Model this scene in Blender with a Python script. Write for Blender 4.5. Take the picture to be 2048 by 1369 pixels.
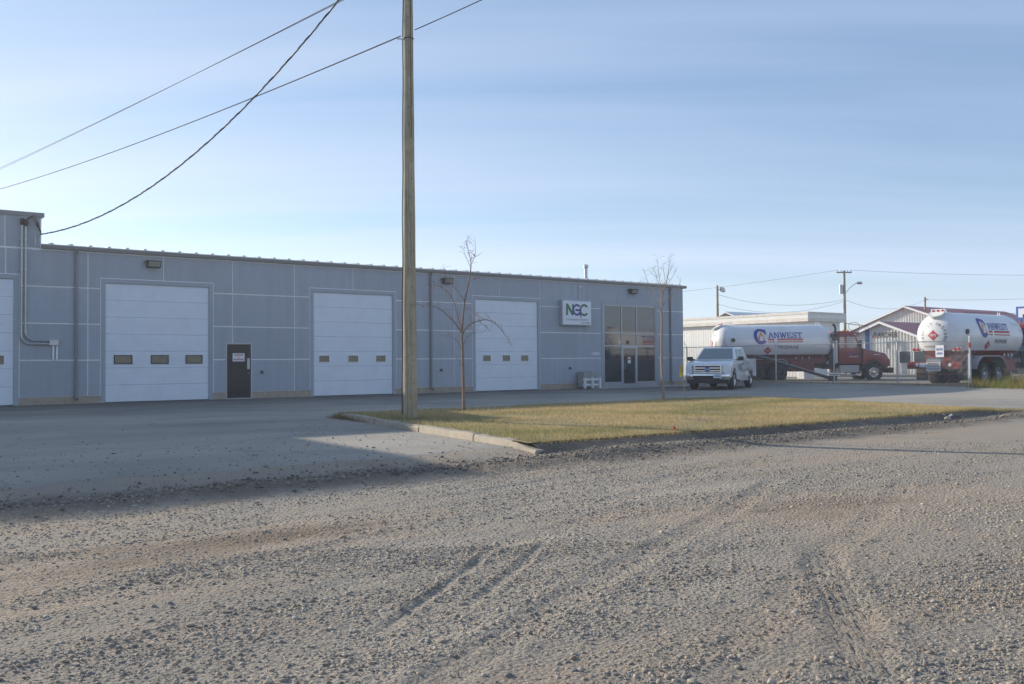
import bpy, bmesh, math, random
import numpy as np
from mathutils import Vector, Matrix
random.seed(7); rng = np.random.default_rng(11)
for o in list(bpy.data.objects): bpy.data.objects.remove(o)
SC = bpy.context.scene
COL = SC.collection
R = math.radians
# ------------------------------------------------------------------ camera
# world: X along the shop wall, -Y out from the wall to the road, Z up; wall base line is Y=0
PHI, PITCH, ROLL = 0.9281, 0.0228, 0.0074
cam = bpy.data.cameras.new('camera'); cam_o = bpy.data.objects.new('camera', cam); COL.objects.link(cam_o)
F0 = Vector((math.cos(PHI), math.sin(PHI), 0)); R0 = Vector((math.sin(PHI), -math.cos(PHI), 0)); Z0 = Vector((0, 0, 1))
fw = F0*math.cos(PITCH)+Z0*math.sin(PITCH); u0 = -F0*math.sin(PITCH)+Z0*math.cos(PITCH)
cr = R0*math.cos(ROLL)-u0*math.sin(ROLL); cu = R0*math.sin(ROLL)+u0*math.cos(ROLL)
M = Matrix((cr, cu, -fw)).transposed().to_4x4(); M.translation = (0, -34.3286, 1.3305)
cam_o.matrix_world = M
cam.sensor_width = 36; cam.lens = 36*1810.86/2048; cam.clip_end = 3000; cam.clip_start = 0.05
SC.camera = cam_o
# ------------------------------------------------------------------ sky and sun
SUN_EL = R(19.0); SUN_DIR = Vector((-0.361, 0.932, 0)).normalized()   # horizontal direction towards the sun
world = bpy.data.worlds.new('World'); SC.world = world; world.use_nodes = True
nt = world.node_tree; N = nt.nodes; L = nt.links
bg = N['Background']
sky = N.new('ShaderNodeTexSky'); sky.sky_type = 'NISHITA'; sky.sun_disc = False
sky.sun_elevation = SUN_EL; sky.sun_rotation = math.atan2(SUN_DIR.x, SUN_DIR.y)
sky.air_density = 1.0; sky.dust_density = 0.25; sky.ozone_density = 3.0; sky.altitude = 600
# thin streaky cirrus, laid out on a high plane (direction / height)
tc = N.new('ShaderNodeTexCoord'); sep = N.new('ShaderNodeSeparateXYZ'); L.new(tc.outputs['Generated'], sep.inputs[0])
zc = N.new('ShaderNodeMath'); zc.operation = 'MAXIMUM'; L.new(sep.outputs['Z'], zc.inputs[0]); zc.inputs[1].default_value = 0.03
zp = N.new('ShaderNodeMath'); zp.operation = 'ADD'; L.new(zc.outputs[0], zp.inputs[0]); zp.inputs[1].default_value = 0.12
dv = N.new('ShaderNodeVectorMath'); dv.operation = 'DIVIDE'; L.new(tc.outputs['Generated'], dv.inputs[0])
cb = N.new('ShaderNodeCombineXYZ')
for i in range(3): L.new(zp.outputs[0], cb.inputs[i])
L.new(cb.outputs[0], dv.inputs[1])
m0 = N.new('ShaderNodeMapping'); L.new(dv.outputs[0], m0.inputs[0]); m0.inputs['Rotation'].default_value = (0, 0, R(39))
mp = N.new('ShaderNodeMapping'); L.new(m0.outputs[0], mp.inputs[0]); mp.inputs['Location'].default_value = (5.0, 0.0, 0); mp.inputs['Scale'].default_value = (0.22, 1.3, 0.0)
cn = N.new('ShaderNodeTexNoise'); L.new(mp.outputs[0], cn.inputs['Vector']); cn.inputs['Scale'].default_value = 1.0; cn.inputs['Detail'].default_value = 7; cn.inputs['Roughness'].default_value = 0.55; cn.inputs['Distortion'].default_value = 0.35
crp = N.new('ShaderNodeValToRGB'); L.new(cn.outputs['Fac'], crp.inputs[0]); crp.color_ramp.elements[0].position = 0.37; crp.color_ramp.elements[1].position = 0.66
crp.color_ramp.elements[0].color = (0.36, 0.36, 0.36, 1); crp.color_ramp.elements[1].color = (0.90, 0.90, 0.90, 1)
mx = N.new('ShaderNodeMix'); mx.data_type = 'RGBA'; hz = N.new('ShaderNodeMapRange'); hz.interpolation_type = 'SMOOTHSTEP'; L.new(sep.outputs['Z'], hz.inputs[0]); hz.inputs[1].default_value = 0.0; hz.inputs[2].default_value = 0.34; hz.inputs[3].default_value = 0.06; hz.inputs[4].default_value = 0.0
a2 = N.new('ShaderNodeMath'); a2.operation = 'ADD'; a2.use_clamp = True; L.new(crp.outputs[0], a2.inputs[0]); L.new(hz.outputs[0], a2.inputs[1]); L.new(a2.outputs[0], mx.inputs['Factor']); L.new(sky.outputs[0], mx.inputs['A']); 
bw = N.new('ShaderNodeRGBToBW'); L.new(sky.outputs[0], bw.inputs[0])     # thin cloud scatters the sky's own brightness: palest towards the sun
vs = N.new('ShaderNodeVectorMath'); vs.operation = 'MULTIPLY_ADD'; L.new(bw.outputs[0], vs.inputs[0]); vs.inputs[1].default_value = (0.74, 0.745, 0.66); vs.inputs[2].default_value = (1.30, 2.20, 3.95); L.new(vs.outputs[0], mx.inputs['B'])
L.new(mx.outputs['Result'], bg.inputs[0]); bg.inputs[1].default_value = 0.118
sun = bpy.data.lights.new('sun', 'SUN'); sun.energy = 5.0; sun.angle = R(0.53); sun.color = (1.0, 0.905, 0.75)
sun_o = bpy.data.objects.new('sun', sun); COL.objects.link(sun_o)
sv = SUN_DIR*math.cos(SUN_EL)+Z0*math.sin(SUN_EL)
sun_o.rotation_euler = sv.to_track_quat('Z', 'Y').to_euler(); sun_o.location = sv*60
SC.view_settings.view_transform = 'Standard'; SC.view_settings.look = 'None'; SC.view_settings.gamma = 1; SC.view_settings.exposure = 0.42
SC.render.engine = 'CYCLES'; SC.cycles.max_bounces = 5; SC.cycles.volume_bounces = 0; SC.cycles.use_denoising = True

# ------------------------------------------------------------------ helpers
def mat(name, col, rough=0.6, metal=0.0, spec=0.5, var=0.0, vscale=8.0, bump=0.0, bscale=40.0, col2=None, dirt=0.0, dirtcol=(0.20, 0.16, 0.12), dscale=1.2, coat=0.0, emis=None):
    m = bpy.data.materials.new(name); m.use_nodes = True; t = m.node_tree; b = t.nodes['Principled BSDF']
    b.inputs['Base Color'].default_value = (*col, 1); b.inputs['Roughness'].default_value = rough; b.inputs['Metallic'].default_value = metal
    b.inputs['Specular IOR Level'].default_value = spec; b.inputs['Coat Weight'].default_value = coat
    g = t.nodes.new('ShaderNodeTexCoord'); out = None
    if var or col2:
        n = t.nodes.new('ShaderNodeTexNoise'); n.inputs['Scale'].default_value = vscale; n.inputs['Detail'].default_value = 6; n.inputs['Roughness'].default_value = 0.65
        t.links.new(g.outputs['Object'], n.inputs['Vector'])
        r = t.nodes.new('ShaderNodeValToRGB'); t.links.new(n.outputs['Fac'], r.inputs[0])
        c2 = col2 or tuple(min(1, c*(1+var)) for c in col); c1 = col if col2 else tuple(c*(1-var) for c in col)
        r.color_ramp.elements[0].position = 0.3; r.color_ramp.elements[1].position = 0.7
        r.color_ramp.elements[0].color = (*c1, 1); r.color_ramp.elements[1].color = (*c2, 1); out = r.outputs[0]
    if dirt:
        n = t.nodes.new('ShaderNodeTexNoise'); n.inputs['Scale'].default_value = dscale; n.inputs['Detail'].default_value = 8; n.inputs['Roughness'].default_value = 0.7
        t.links.new(g.outputs['Object'], n.inputs['Vector'])
        r = t.nodes.new('ShaderNodeMapRange'); t.links.new(n.outputs['Fac'], r.inputs[0]); r.inputs[1].default_value = 0.45; r.inputs[2].default_value = 0.8; r.inputs[4].default_value = dirt
        x = t.nodes.new('ShaderNodeMix'); x.data_type = 'RGBA'; t.links.new(r.outputs[0], x.inputs['Factor'])
        if out: t.links.new(out, x.inputs['A'])
        else: x.inputs['A'].default_value = (*col, 1)
        x.inputs['B'].default_value = (*dirtcol, 1); out = x.outputs['Result']
    if out: t.links.new(out, b.inputs['Base Color'])
    if bump:
        n = t.nodes.new('ShaderNodeTexNoise'); n.inputs['Scale'].default_value = bscale; n.inputs['Detail'].default_value = 5
        t.links.new(g.outputs['Object'], n.inputs['Vector'])
        k = t.nodes.new('ShaderNodeBump'); k.inputs['Strength'].default_value = bump; k.inputs['Distance'].default_value = 0.02
        t.links.new(n.outputs['Fac'], k.inputs['Height']); t.links.new(k.outputs[0], b.inputs['Normal'])
    if emis: b.inputs['Emission Color'].default_value = (*emis, 1); b.inputs['Emission Strength'].default_value = 1
    return m

class MB:
    def __init__(s): s.v = []; s.f = []
    def box(s, x0, x1, y0, y1, z0, z1):
        b = len(s.v); s.v += [(x0, y0, z0), (x1, y0, z0), (x1, y1, z0), (x0, y1, z0), (x0, y0, z1), (x1, y0, z1), (x1, y1, z1), (x0, y1, z1)]
        s.f += [tuple(b+i for i in q) for q in ((0, 3, 2, 1), (4, 5, 6, 7), (0, 1, 5, 4), (1, 2, 6, 5), (2, 3, 7, 6), (3, 0, 4, 7))]; return s
    def hexa(s, bot, top):
        b = len(s.v); s.v += [tuple(p) for p in bot]+[tuple(p) for p in top]
        s.f += [tuple(b+i for i in q) for q in ((0, 3, 2, 1), (4, 5, 6, 7), (0, 1, 5, 4), (1, 2, 6, 5), (2, 3, 7, 6), (3, 0, 4, 7))]; return s
    def quad(s, *p):
        b = len(s.v); s.v += [tuple(q) for q in p]; s.f.append(tuple(range(b, b+len(p)))); return s
    def tube(s, pts, rad, n=8, cap=True):
        pts = [Vector(p) for p in pts]; k = len(pts)
        if not hasattr(rad, '__len__'): rad = [rad]*k
        b = len(s.v); t0 = (pts[1]-pts[0]).normalized(); a = t0.orthogonal().normalized()
        for i in range(k):
            t = (pts[min(i+1, k-1)]-pts[max(i-1, 0)]).normalized()
            a = (a-t*a.dot(t)); a = a.normalized() if a.length > 1e-6 else t.orthogonal().normalized()
            c = t.cross(a)
            for j in range(n):
                th = 2*math.pi*j/n; s.v.append(tuple(pts[i]+(a*math.cos(th)+c*math.sin(th))*rad[i]))
        for i in range(k-1):
            for j in range(n):
                s.f.append((b+i*n+j, b+i*n+(j+1) % n, b+(i+1)*n+(j+1) % n, b+(i+1)*n+j))
        if cap: s.f.append(tuple(b+j for j in range(n))[::-1]); s.f.append(tuple(b+(k-1)*n+j for j in range(n)))
        return s
    def prism(s, poly, a, y0, y1):   # polygon in the plane normal to axis a, extruded along it
        def P(p, h): return {'x': (h, p[0], p[1]), 'y': (p[0], h, p[1]), 'z': (p[0], p[1], h)}[a]
        b = len(s.v); n = len(poly); s.v += [P(p, y0) for p in poly]+[P(p, y1) for p in poly]
        s.f.append(tuple(range(b, b+n))); s.f.append(tuple(range(b+2*n-1, b+n-1, -1)))
        for i in range(n): j = (i+1) % n; s.f.append((b+i, b+n+i, b+n+j, b+j))
        return s
    def lathe(s, prof, org, ax, n=24, a0=0.0, a1=2*math.pi, up=None):  # prof: (distance along ax, radius)
        ax = Vector(ax).normalized(); o = Vector(org); u = Vector(up) if up else ax.orthogonal().normalized(); w = ax.cross(u)
        full = abs(a1-a0-2*math.pi) < 1e-6; m = n if full else n+1; b = len(s.v)
        for (d, r) in prof:
            for j in range(m):
                th = a0+(a1-a0)*j/n; s.v.append(tuple(o+ax*d+(u*math.cos(th)+w*math.sin(th))*r))
        for i in range(len(prof)-1):
            for j in range(n):
                k = (j+1) % m; s.f.append((b+i*m+j, b+i*m+k, b+(i+1)*m+k, b+(i+1)*m+j))
        return s
    def add(s, verts, faces):
        b = len(s.v); s.v += [tuple(v) for v in verts]; s.f += [tuple(b+i for i in f) for f in faces]; return s
    def mesh(s, name, m, smooth=False, bevel=0.0, seg=2, fixn=True):
        me = bpy.data.meshes.new(name); me.from_pydata(s.v, [], s.f); 
        bm = bmesh.new(); bm.from_mesh(me)
        if fixn: bmesh.ops.recalc_face_normals(bm, faces=bm.faces)
        if bevel: bmesh.ops.bevel(bm, geom=[e for e in bm.edges if len(e.link_faces) == 2 and e.calc_face_angle(0) > 0.5], offset=bevel, segments=seg, affect='EDGES', profile=0.5, clamp_overlap=True)
        big = [f for f in bm.faces if len(f.verts) > 4]
        if big: bmesh.ops.triangulate(bm, faces=big, ngon_method='EAR_CLIP')
        bm.to_mesh(me); bm.free()
        if m: me.materials.append(m)
        if smooth:
            for p in me.polygons: p.use_smooth = True
            try: me.set_sharp_from_angle(angle=R(40))
            except Exception: pass
        return me
    def build(s, name, m, parent=None, **k):
        o = bpy.data.objects.new(name, s.mesh(name, m, **k)); COL.objects.link(o)
        if parent: o.parent = parent
        return o
def tag(o, label=None, cat=None, group=None, kind=None):
    if label: o['label'] = label
    if cat: o['category'] = cat
    if group: o['group'] = group
    if kind: o['kind'] = kind
    return o
def thing(name, label, cat, loc=(0, 0, 0), rz=0.0, group=None):
    o = bpy.data.objects.new(name, None); COL.objects.link(o); o.location = loc; o.rotation_euler = (0, 0, rz); o.empty_display_size = 0.3
    return tag(o, label, cat, group)
def obj(name, me, parent=None):
    o = bpy.data.objects.new(name, me); COL.objects.link(o)
    if parent: o.parent = parent
    return o
def fast_mesh(name, verts, faces, m, smooth=False, cols=None):     # numpy arrays, all faces same size
    me = bpy.data.meshes.new(name); k = faces.shape[1]
    me.vertices.add(len(verts)); me.vertices.foreach_set('co', np.asarray(verts, np.float32).ravel())
    me.loops.add(faces.size); me.loops.foreach_set('vertex_index', faces.astype(np.int32).ravel())
    me.polygons.add(len(faces)); me.polygons.foreach_set('loop_start', np.arange(0, faces.size, k, dtype=np.int32))
    me.polygons.foreach_set('use_smooth', np.full(len(faces), smooth)); me.update(calc_edges=True)
    if cols is not None:
        a = me.color_attributes.new('tint', 'FLOAT_COLOR', 'POINT'); c4 = np.ones((len(verts), 4), np.float32); c4[:, :3] = cols; a.data.foreach_set('color', c4.ravel())
    me.materials.append(m); return me
_tc = {}
def text_geo(txt, size=1.0, bold=0.0, spacing=1.0, align='CENTER'):
    key = (txt, size, bold, spacing, align)
    if key in _tc: return _tc[key]
    cu_ = bpy.data.curves.new('lettering', 'FONT'); cu_.body = txt; cu_.size = size; cu_.align_x = align; cu_.align_y = 'CENTER'; cu_.space_character = spacing; cu_.offset = bold; cu_.resolution_u = 3
    o = bpy.data.objects.new('lettering', cu_); COL.objects.link(o)
    bpy.context.view_layer.update()
    me = bpy.data.meshes.new_from_object(o.evaluated_get(bpy.context.evaluated_depsgraph_get()))
    bm = bmesh.new(); bm.from_mesh(me); bmesh.ops.triangulate(bm, faces=bm.faces)
    v = [tuple(x.co) for x in bm.verts]; bm.verts.index_update(); f = [tuple(x.index for x in p.verts) for p in bm.faces]; bm.free()
    bpy.data.objects.remove(o); bpy.data.meshes.remove(me); _tc[key] = (v, f); return v, f
def text_on(parent, txt, m, origin, xdir, updir, size, bold=0.0, width=None, name='lettering', spacing=1.0, warp=None, align='CENTER'):
    v, f = text_geo(txt, size, bold, spacing, align)
    xs = [p[0] for p in v]; k = 1.0
    if width: k = width/(max(xs)-min(xs))
    X = Vector(xdir).normalized(); U = Vector(updir).normalized(); o = Vector(origin); mb = MB()
    pts = [(p[0]*k, p[1]) for p in v]
    mb.add([warp(*p) if warp else o+X*p[0]+U*p[1] for p in pts], f)
    return mb.build(name, m, parent, fixn=False)
def smooth(a, b, x): t = np.clip((x-a)/(b-a), 0, 1); return t*t*(3-2*t)
def vnoise(x, y, seed=0):     # tiled value noise, numpy
    xi = np.floor(x).astype(int); yi = np.floor(y).astype(int); fx = x-xi; fy = y-yi; fx = fx*fx*(3-2*fx); fy = fy*fy*(3-2*fy)
    def h(a, b):
        n = (a*374761393+b*668265263+seed*1442695041) & 0x7fffffff; n = ((n ^ (n >> 13))*1274126177) & 0x7fffffff; return ((n ^ (n >> 16)) & 0xffff)/65535.0
    return (h(xi, yi)*(1-fx)+h(xi+1, yi)*fx)*(1-fy)+(h(xi, yi+1)*(1-fx)+h(xi+1, yi+1)*fx)*fy
def fbm(x, y, o=4, seed=0):
    s = 0; a = 0.5
    for i in range(o): s = s+a*vnoise(x*2**i, y*2**i, seed+i); a *= 0.5
    return s
def zt(X, Y):      # terrain height
    w = -np.asarray(Y, float); X = np.asarray(X, float)
    z = -0.11*smooth(8, 22, w)-0.11*smooth(22, 23.6, w)*(1-0.55*smooth(16, 30, X))+0.10*smooth(24, 33, w)-0.12*smooth(37, 44, w)
    return z+0.12*smooth(37, 42, X)*smooth(26, 18, w)

# ------------------------------------------------------------------ materials
m_panel = mat('panel_grey', (0.352, 0.388, 0.445), 0.7, var=0.04, vscale=3, bump=0.12, bscale=260)
_t = m_panel.node_tree; _b = _t.nodes['Principled BSDF']; _src = _b.inputs['Base Color'].links[0].from_socket; _oi = _t.nodes.new('ShaderNodeObjectInfo'); _g = _t.nodes.new('ShaderNodeTexCoord'); _mp = _t.nodes.new('ShaderNodeMapping'); _mp.inputs['Scale'].default_value = (5, 5, .35); _t.links.new(_g.outputs['Object'], _mp.inputs[0])
_n = _t.nodes.new('ShaderNodeTexNoise'); _n.inputs['Scale'].default_value = 1.0; _n.inputs['Detail'].default_value = 5; _t.links.new(_mp.outputs[0], _n.inputs['Vector'])
_r = _t.nodes.new('ShaderNodeMapRange'); _t.links.new(_n.outputs['Fac'], _r.inputs[0]); _r.inputs[1].default_value = .3; _r.inputs[2].default_value = .7; _r.inputs[3].default_value = .93; _r.inputs[4].default_value = 1.05
_r2 = _t.nodes.new('ShaderNodeMapRange'); _t.links.new(_oi.outputs['Random'], _r2.inputs[0]); _r2.inputs[3].default_value = .95; _r2.inputs[4].default_value = 1.05
_q = _t.nodes.new('ShaderNodeMath'); _q.operation = 'MULTIPLY'; _t.links.new(_r.outputs[0], _q.inputs[0]); _t.links.new(_r2.outputs[0], _q.inputs[1]); _sc = _t.nodes.new('ShaderNodeVectorMath'); _sc.operation = 'SCALE'; _t.links.new(_src, _sc.inputs[0]); _t.links.new(_q.outputs[0], _sc.inputs['Scale']); _t.links.new(_sc.outputs[0], _b.inputs['Base Color'])
m_white = mat('white_trim', (0.84, 0.85, 0.86), 0.5)
m_door = mat('door_white', (0.71, 0.76, 0.835), 0.45, var=0.03, vscale=1.5, dirt=0.22, dscale=1.4, dirtcol=(0.45, 0.42, 0.38))
m_trim = mat('trim_grey', (0.325, 0.36, 0.415), 0.5)
m_gutter = mat('gutter_grey', (0.20, 0.205, 0.215), 0.4, metal=0.2)
m_roof = mat('roof_metal', (0.50, 0.51, 0.53), 0.35, metal=0.6)
m_conc = mat('concrete', (0.36, 0.31, 0.245), 0.9, var=0.16, vscale=5, bump=0.4, bscale=60)
m_black = mat('black_paint', (0.014, 0.014, 0.017), 0.5)
m_dark = mat('dark_metal', (0.06, 0.06, 0.065), 0.5, metal=0.3)
m_rubber = mat('rubber', (0.035, 0.034, 0.033), 0.85, dirt=0.6, dscale=3, dirtcol=(0.14, 0.12, 0.10))
m_galv = mat('galvanised', (0.46, 0.47, 0.48), 0.4, metal=0.7, var=0.1, vscale=6)
m_alu = mat('aluminium', (0.42, 0.44, 0.47), 0.4, metal=0.3)
m_chrome = mat('chrome', (0.78, 0.78, 0.80), 0.12, metal=1.0)
m_glass = mat('window_glass', (0.030, 0.048, 0.056), 0.03, spec=1.0)
m_glasstan = mat('door_window_glass', (0.13, 0.115, 0.09), 0.12, spec=0.8, var=0.2, vscale=3)  # tan base colour stands in for sunlit ground mirrored in the panes
m_windsh = mat('windscreen_glass', (0.15, 0.20, 0.205), 0.10, spec=1.0)  # pale teal sky reflection is put into the base colour
m_wpaint = mat('white_car_paint', (0.74, 0.755, 0.78), 0.25, coat=0.6, dirt=0.12, dscale=2.0, dirtcol=(0.40, 0.36, 0.31))
m_tank = mat('tank_white', (0.72, 0.72, 0.73), 0.3, coat=0.3, dirt=0.28, dscale=0.9, dirtcol=(0.40, 0.34, 0.27))
m_red = mat('truck_red', (0.26, 0.04, 0.035), 0.35, coat=0.4, dirt=0.45, dscale=1.6, dirtcol=(0.16, 0.10, 0.085))
m_reddark = mat('tank_red', (0.20, 0.038, 0.033), 0.45, dirt=0.5, dscale=1.5, dirtcol=(0.13, 0.09, 0.075))
m_frame = mat('truck_frame', (0.045, 0.042, 0.04), 0.7, dirt=0.5, dscale=3, dirtcol=(0.13, 0.11, 0.09))
m_blue = mat('logo_blue', (0.045, 0.055, 0.30), 0.5)
m_stripe = mat('stripe_red', (0.45, 0.03, 0.04), 0.5)
m_orange = mat('flame_orange', (0.75, 0.27, 0.04), 0.5)
m_amber = mat('amber_lens', (0.8, 0.25, 0.02), 0.3)
m_redlens = mat('red_lens', (0.42, 0.02, 0.02), 0.25)
m_green = mat('logo_green', (0.03, 0.17, 0.07), 0.5)
m_purple = mat('logo_purple', (0.06, 0.06, 0.28), 0.5)
m_greytext = mat('grey_lettering', (0.12, 0.12, 0.13), 0.6)
m_signred = mat('sign_red', (0.40, 0.05, 0.10), 0.5)
m_signblue = mat('sign_blue', (0.05, 0.12, 0.40), 0.5)
m_signface = mat('sign_face', (0.72, 0.75, 0.82), 0.35)
m_wood = mat('pole_wood', (0.36, 0.30, 0.20), 0.9, col2=(0.48, 0.42, 0.30), vscale=5, bump=0.8, bscale=30)
_t = m_wood.node_tree; _b = _t.nodes['Principled BSDF']; _src = _b.inputs['Base Color'].links[0].from_socket; _g = _t.nodes.new('ShaderNodeTexCoord'); _mp = _t.nodes.new('ShaderNodeMapping'); _mp.inputs['Scale'].default_value = (26, 26, .55); _t.links.new(_g.outputs['Object'], _mp.inputs[0])
_n = _t.nodes.new('ShaderNodeTexNoise'); _n.inputs['Scale'].default_value = 1.0; _n.inputs['Detail'].default_value = 6; _n.inputs['Roughness'].default_value = .75; _t.links.new(_mp.outputs[0], _n.inputs['Vector'])
_r = _t.nodes.new('ShaderNodeMapRange'); _t.links.new(_n.outputs['Fac'], _r.inputs[0]); _r.inputs[1].default_value = .36; _r.inputs[2].default_value = .62; _r.inputs[3].default_value = .45; _r.inputs[4].default_value = 1.12
_sc = _t.nodes.new('ShaderNodeVectorMath'); _sc.operation = 'SCALE'; _t.links.new(_src, _sc.inputs[0]); _t.links.new(_r.outputs[0], _sc.inputs['Scale']); _t.links.new(_sc.outputs[0], _b.inputs['Base Color'])
_k = _t.nodes.new('ShaderNodeBump'); _k.inputs['Strength'].default_value = .8; _k.inputs['Distance'].default_value = .01; _t.links.new(_n.outputs['Fac'], _k.inputs['Height']); _t.links.new(_k.outputs[0], _b.inputs['Normal'])
m_bark = mat('bark', (0.16, 0.105, 0.085), 0.9, col2=(0.27, 0.19, 0.155), vscale=14)
m_bark2 = mat('bark_pale', (0.24, 0.18, 0.14), 0.9, col2=(0.36, 0.29, 0.23), vscale=14)
m_leafred = mat('red_leaf', (0.34, 0.045, 0.04), 0.6)
m_leaforange = mat('orange_leaf', (0.42, 0.17, 0.07), 0.6)
m_cable = mat('cable_black', (0.02, 0.02, 0.022), 0.8, spec=.2)
m_siding = mat('siding_white', (0.76, 0.755, 0.72), 0.5, var=0.06, vscale=1.5, dirt=0.25, dscale=0.7, dirtcol=(0.42, 0.36, 0.29))
m_fascia = mat('weathered_fascia', (0.78, 0.76, 0.72), 0.7, col2=(0.56, 0.48, 0.40), vscale=3.0)
m_redroof = mat('red_roof', (0.42, 0.09, 0.095), 0.45, var=0.1, vscale=1.0)
m_greygable = mat('grey_siding', (0.30, 0.29, 0.28), 0.7)
m_yellow = mat('yellow_ribbon', (0.75, 0.55, 0.04), 0.6)
m_stake = mat('stake_wood', (0.42, 0.33, 0.22), 0.9)
m_paper = mat('paper', (0.75, 0.75, 0.76), 0.8)
m_ac = mat('unit_grey', (0.30, 0.33, 0.33), 0.6, var=0.1)

def tint_mat(name, rough=0.9, bump=0.0, bscale=200.0, spec=0.3, trans=False):
    m = mat(name, (0.3, 0.3, 0.3), rough, spec=spec, bump=bump, bscale=bscale); t = m.node_tree; a = t.nodes.new('ShaderNodeVertexColor'); a.layer_name = 'tint'
    t.links.new(a.outputs[0], t.nodes['Principled BSDF'].inputs['Base Color']); return m
m_stone = tint_mat('gravel_stone', 0.85, spec=0.3)
m_grass = tint_mat('grass_blade', 0.8, spec=0.2)
_t = m_grass.node_tree; _tr = _t.nodes.new('ShaderNodeBsdfTranslucent'); _mx = _t.nodes.new('ShaderNodeMixShader'); _mx.inputs[0].default_value = 0.4
_a = [n_ for n_ in _t.nodes if n_.type == 'VERTEX_COLOR'][0]; _t.links.new(_a.outputs[0], _tr.inputs[0]); _t.links.new(_t.nodes['Principled BSDF'].outputs[0], _mx.inputs[1]); _t.links.new(_tr.outputs[0], _mx.inputs[2]); _t.links.new(_mx.outputs[0], _t.nodes['Material Output'].inputs[0])

def ground_mat(name, cols, scale, stretch=(1, 1, 1), fine=None, bump=0.3, bscale=60, pebble=0.0, pscale=28.0, rough=0.95):
    m = bpy.data.materials.new(name); m.use_nodes = True; t = m.node_tree; b = t.nodes['Principled BSDF']; b.inputs['Roughness'].default_value = rough; b.inputs['Specular IOR Level'].default_value = 0.2
    g = t.nodes.new('ShaderNodeTexCoord'); mp_ = t.nodes.new('ShaderNodeMapping'); mp_.inputs['Scale'].default_value = stretch; t.links.new(g.outputs['Object'], mp_.inputs[0])
    n = t.nodes.new('ShaderNodeTexNoise'); n.inputs['Scale'].default_value = scale; n.inputs['Detail'].default_value = 9; n.inputs['Roughness'].default_value = 0.62; n.inputs['Distortion'].default_value = 0.4; t.links.new(mp_.outputs[0], n.inputs['Vector'])
    r = t.nodes.new('ShaderNodeValToRGB'); t.links.new(n.outputs['Fac'], r.inputs[0]); e = r.color_ramp.elements
    pos = np.linspace(0.30, 0.70, len(cols))
    while len(e) < len(cols): e.new(0.5)
    for i, c in enumerate(cols): e[i].position = float(pos[i]); e[i].color = (*c, 1)
    out = r.outputs[0]
    if fine:
        n2 = t.nodes.new('ShaderNodeTexNoise'); n2.inputs['Scale'].default_value = fine[0]; n2.inputs['Detail'].default_value = 4; n2.inputs['Roughness'].default_value = 0.8; t.links.new(g.outputs['Object'], n2.inputs['Vector'])
        q = t.nodes.new('ShaderNodeMapRange'); t.links.new(n2.outputs['Fac'], q.inputs[0]); q.inputs[1].default_value = 0.25; q.inputs[2].default_value = 0.75; q.inputs[3].default_value = 1-fine[1]; q.inputs[4].default_value = 1+fine[1]
        x = t.nodes.new('ShaderNodeVectorMath'); x.operation = 'SCALE'; t.links.new(out, x.inputs[0]); t.links.new(q.outputs[0], x.inputs['Scale']); out = x.outputs[0]
    t.links.new(out, b.inputs['Base Color'])
    n3 = t.nodes.new('ShaderNodeTexNoise'); n3.inputs['Scale'].default_value = bscale; n3.inputs['Detail'].default_value = 6; n3.inputs['Roughness'].default_value = 0.7; t.links.new(g.outputs['Object'], n3.inputs['Vector'])
    hgt = n3.outputs['Fac']
    if pebble:
        v = t.nodes.new('ShaderNodeTexVoronoi'); v.inputs['Scale'].default_value = pscale; t.links.new(g.outputs['Object'], v.inputs['Vector'])
        a = t.nodes.new('ShaderNodeMath'); a.operation = 'MULTIPLY_ADD'; t.links.new(v.outputs['Distance'], a.inputs[0]); a.inputs[1].default_value = -pebble; t.links.new(hgt, a.inputs[2]); hgt = a.outputs[0]
    k = t.nodes.new('ShaderNodeBump'); k.inputs['Strength'].default_value = bump; k.inputs['Distance'].default_value = 0.03; t.links.new(hgt, k.inputs['Height']); t.links.new(k.outputs[0], b.inputs['Normal'])
    return m
m_road = ground_mat('gravel_road', [(0.25, 0.19, 0.14), (0.42, 0.345, 0.27), (0.37, 0.33, 0.28), (0.47, 0.41, 0.335)], 0.45, (0.4, 1, 1), (45, 0.32), 1.0, 55, 0.9, 32)
m_lot = ground_mat('dusty_asphalt', [(0.23, 0.215, 0.19), (0.31, 0.285, 0.25), (0.37, 0.335, 0.285), (0.40, 0.36, 0.305)], 0.22, (0.5, 1, 1), (30, 0.14), 0.35, 90)
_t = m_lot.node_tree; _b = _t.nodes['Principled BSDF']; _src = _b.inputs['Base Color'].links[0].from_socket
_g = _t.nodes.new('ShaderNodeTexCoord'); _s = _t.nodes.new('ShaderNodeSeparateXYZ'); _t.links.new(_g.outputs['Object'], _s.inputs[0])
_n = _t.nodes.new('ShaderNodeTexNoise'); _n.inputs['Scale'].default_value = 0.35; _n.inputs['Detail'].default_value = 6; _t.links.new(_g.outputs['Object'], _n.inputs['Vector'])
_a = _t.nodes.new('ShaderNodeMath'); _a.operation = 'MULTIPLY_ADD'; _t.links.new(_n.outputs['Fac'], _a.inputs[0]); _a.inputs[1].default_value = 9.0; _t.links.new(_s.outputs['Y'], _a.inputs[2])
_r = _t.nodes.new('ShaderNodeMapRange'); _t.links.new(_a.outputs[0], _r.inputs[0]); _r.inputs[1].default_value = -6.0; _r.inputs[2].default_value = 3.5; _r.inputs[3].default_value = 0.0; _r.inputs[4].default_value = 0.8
_m = _t.nodes.new('ShaderNodeMix'); _m.data_type = 'RGBA'; _t.links.new(_r.outputs[0], _m.inputs['Factor']); _t.links.new(_src, _m.inputs['A']); _m.inputs['B'].default_value = (0.095, 0.093, 0.09, 1); _t.links.new(_m.outputs['Result'], _b.inputs['Base Color'])
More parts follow.
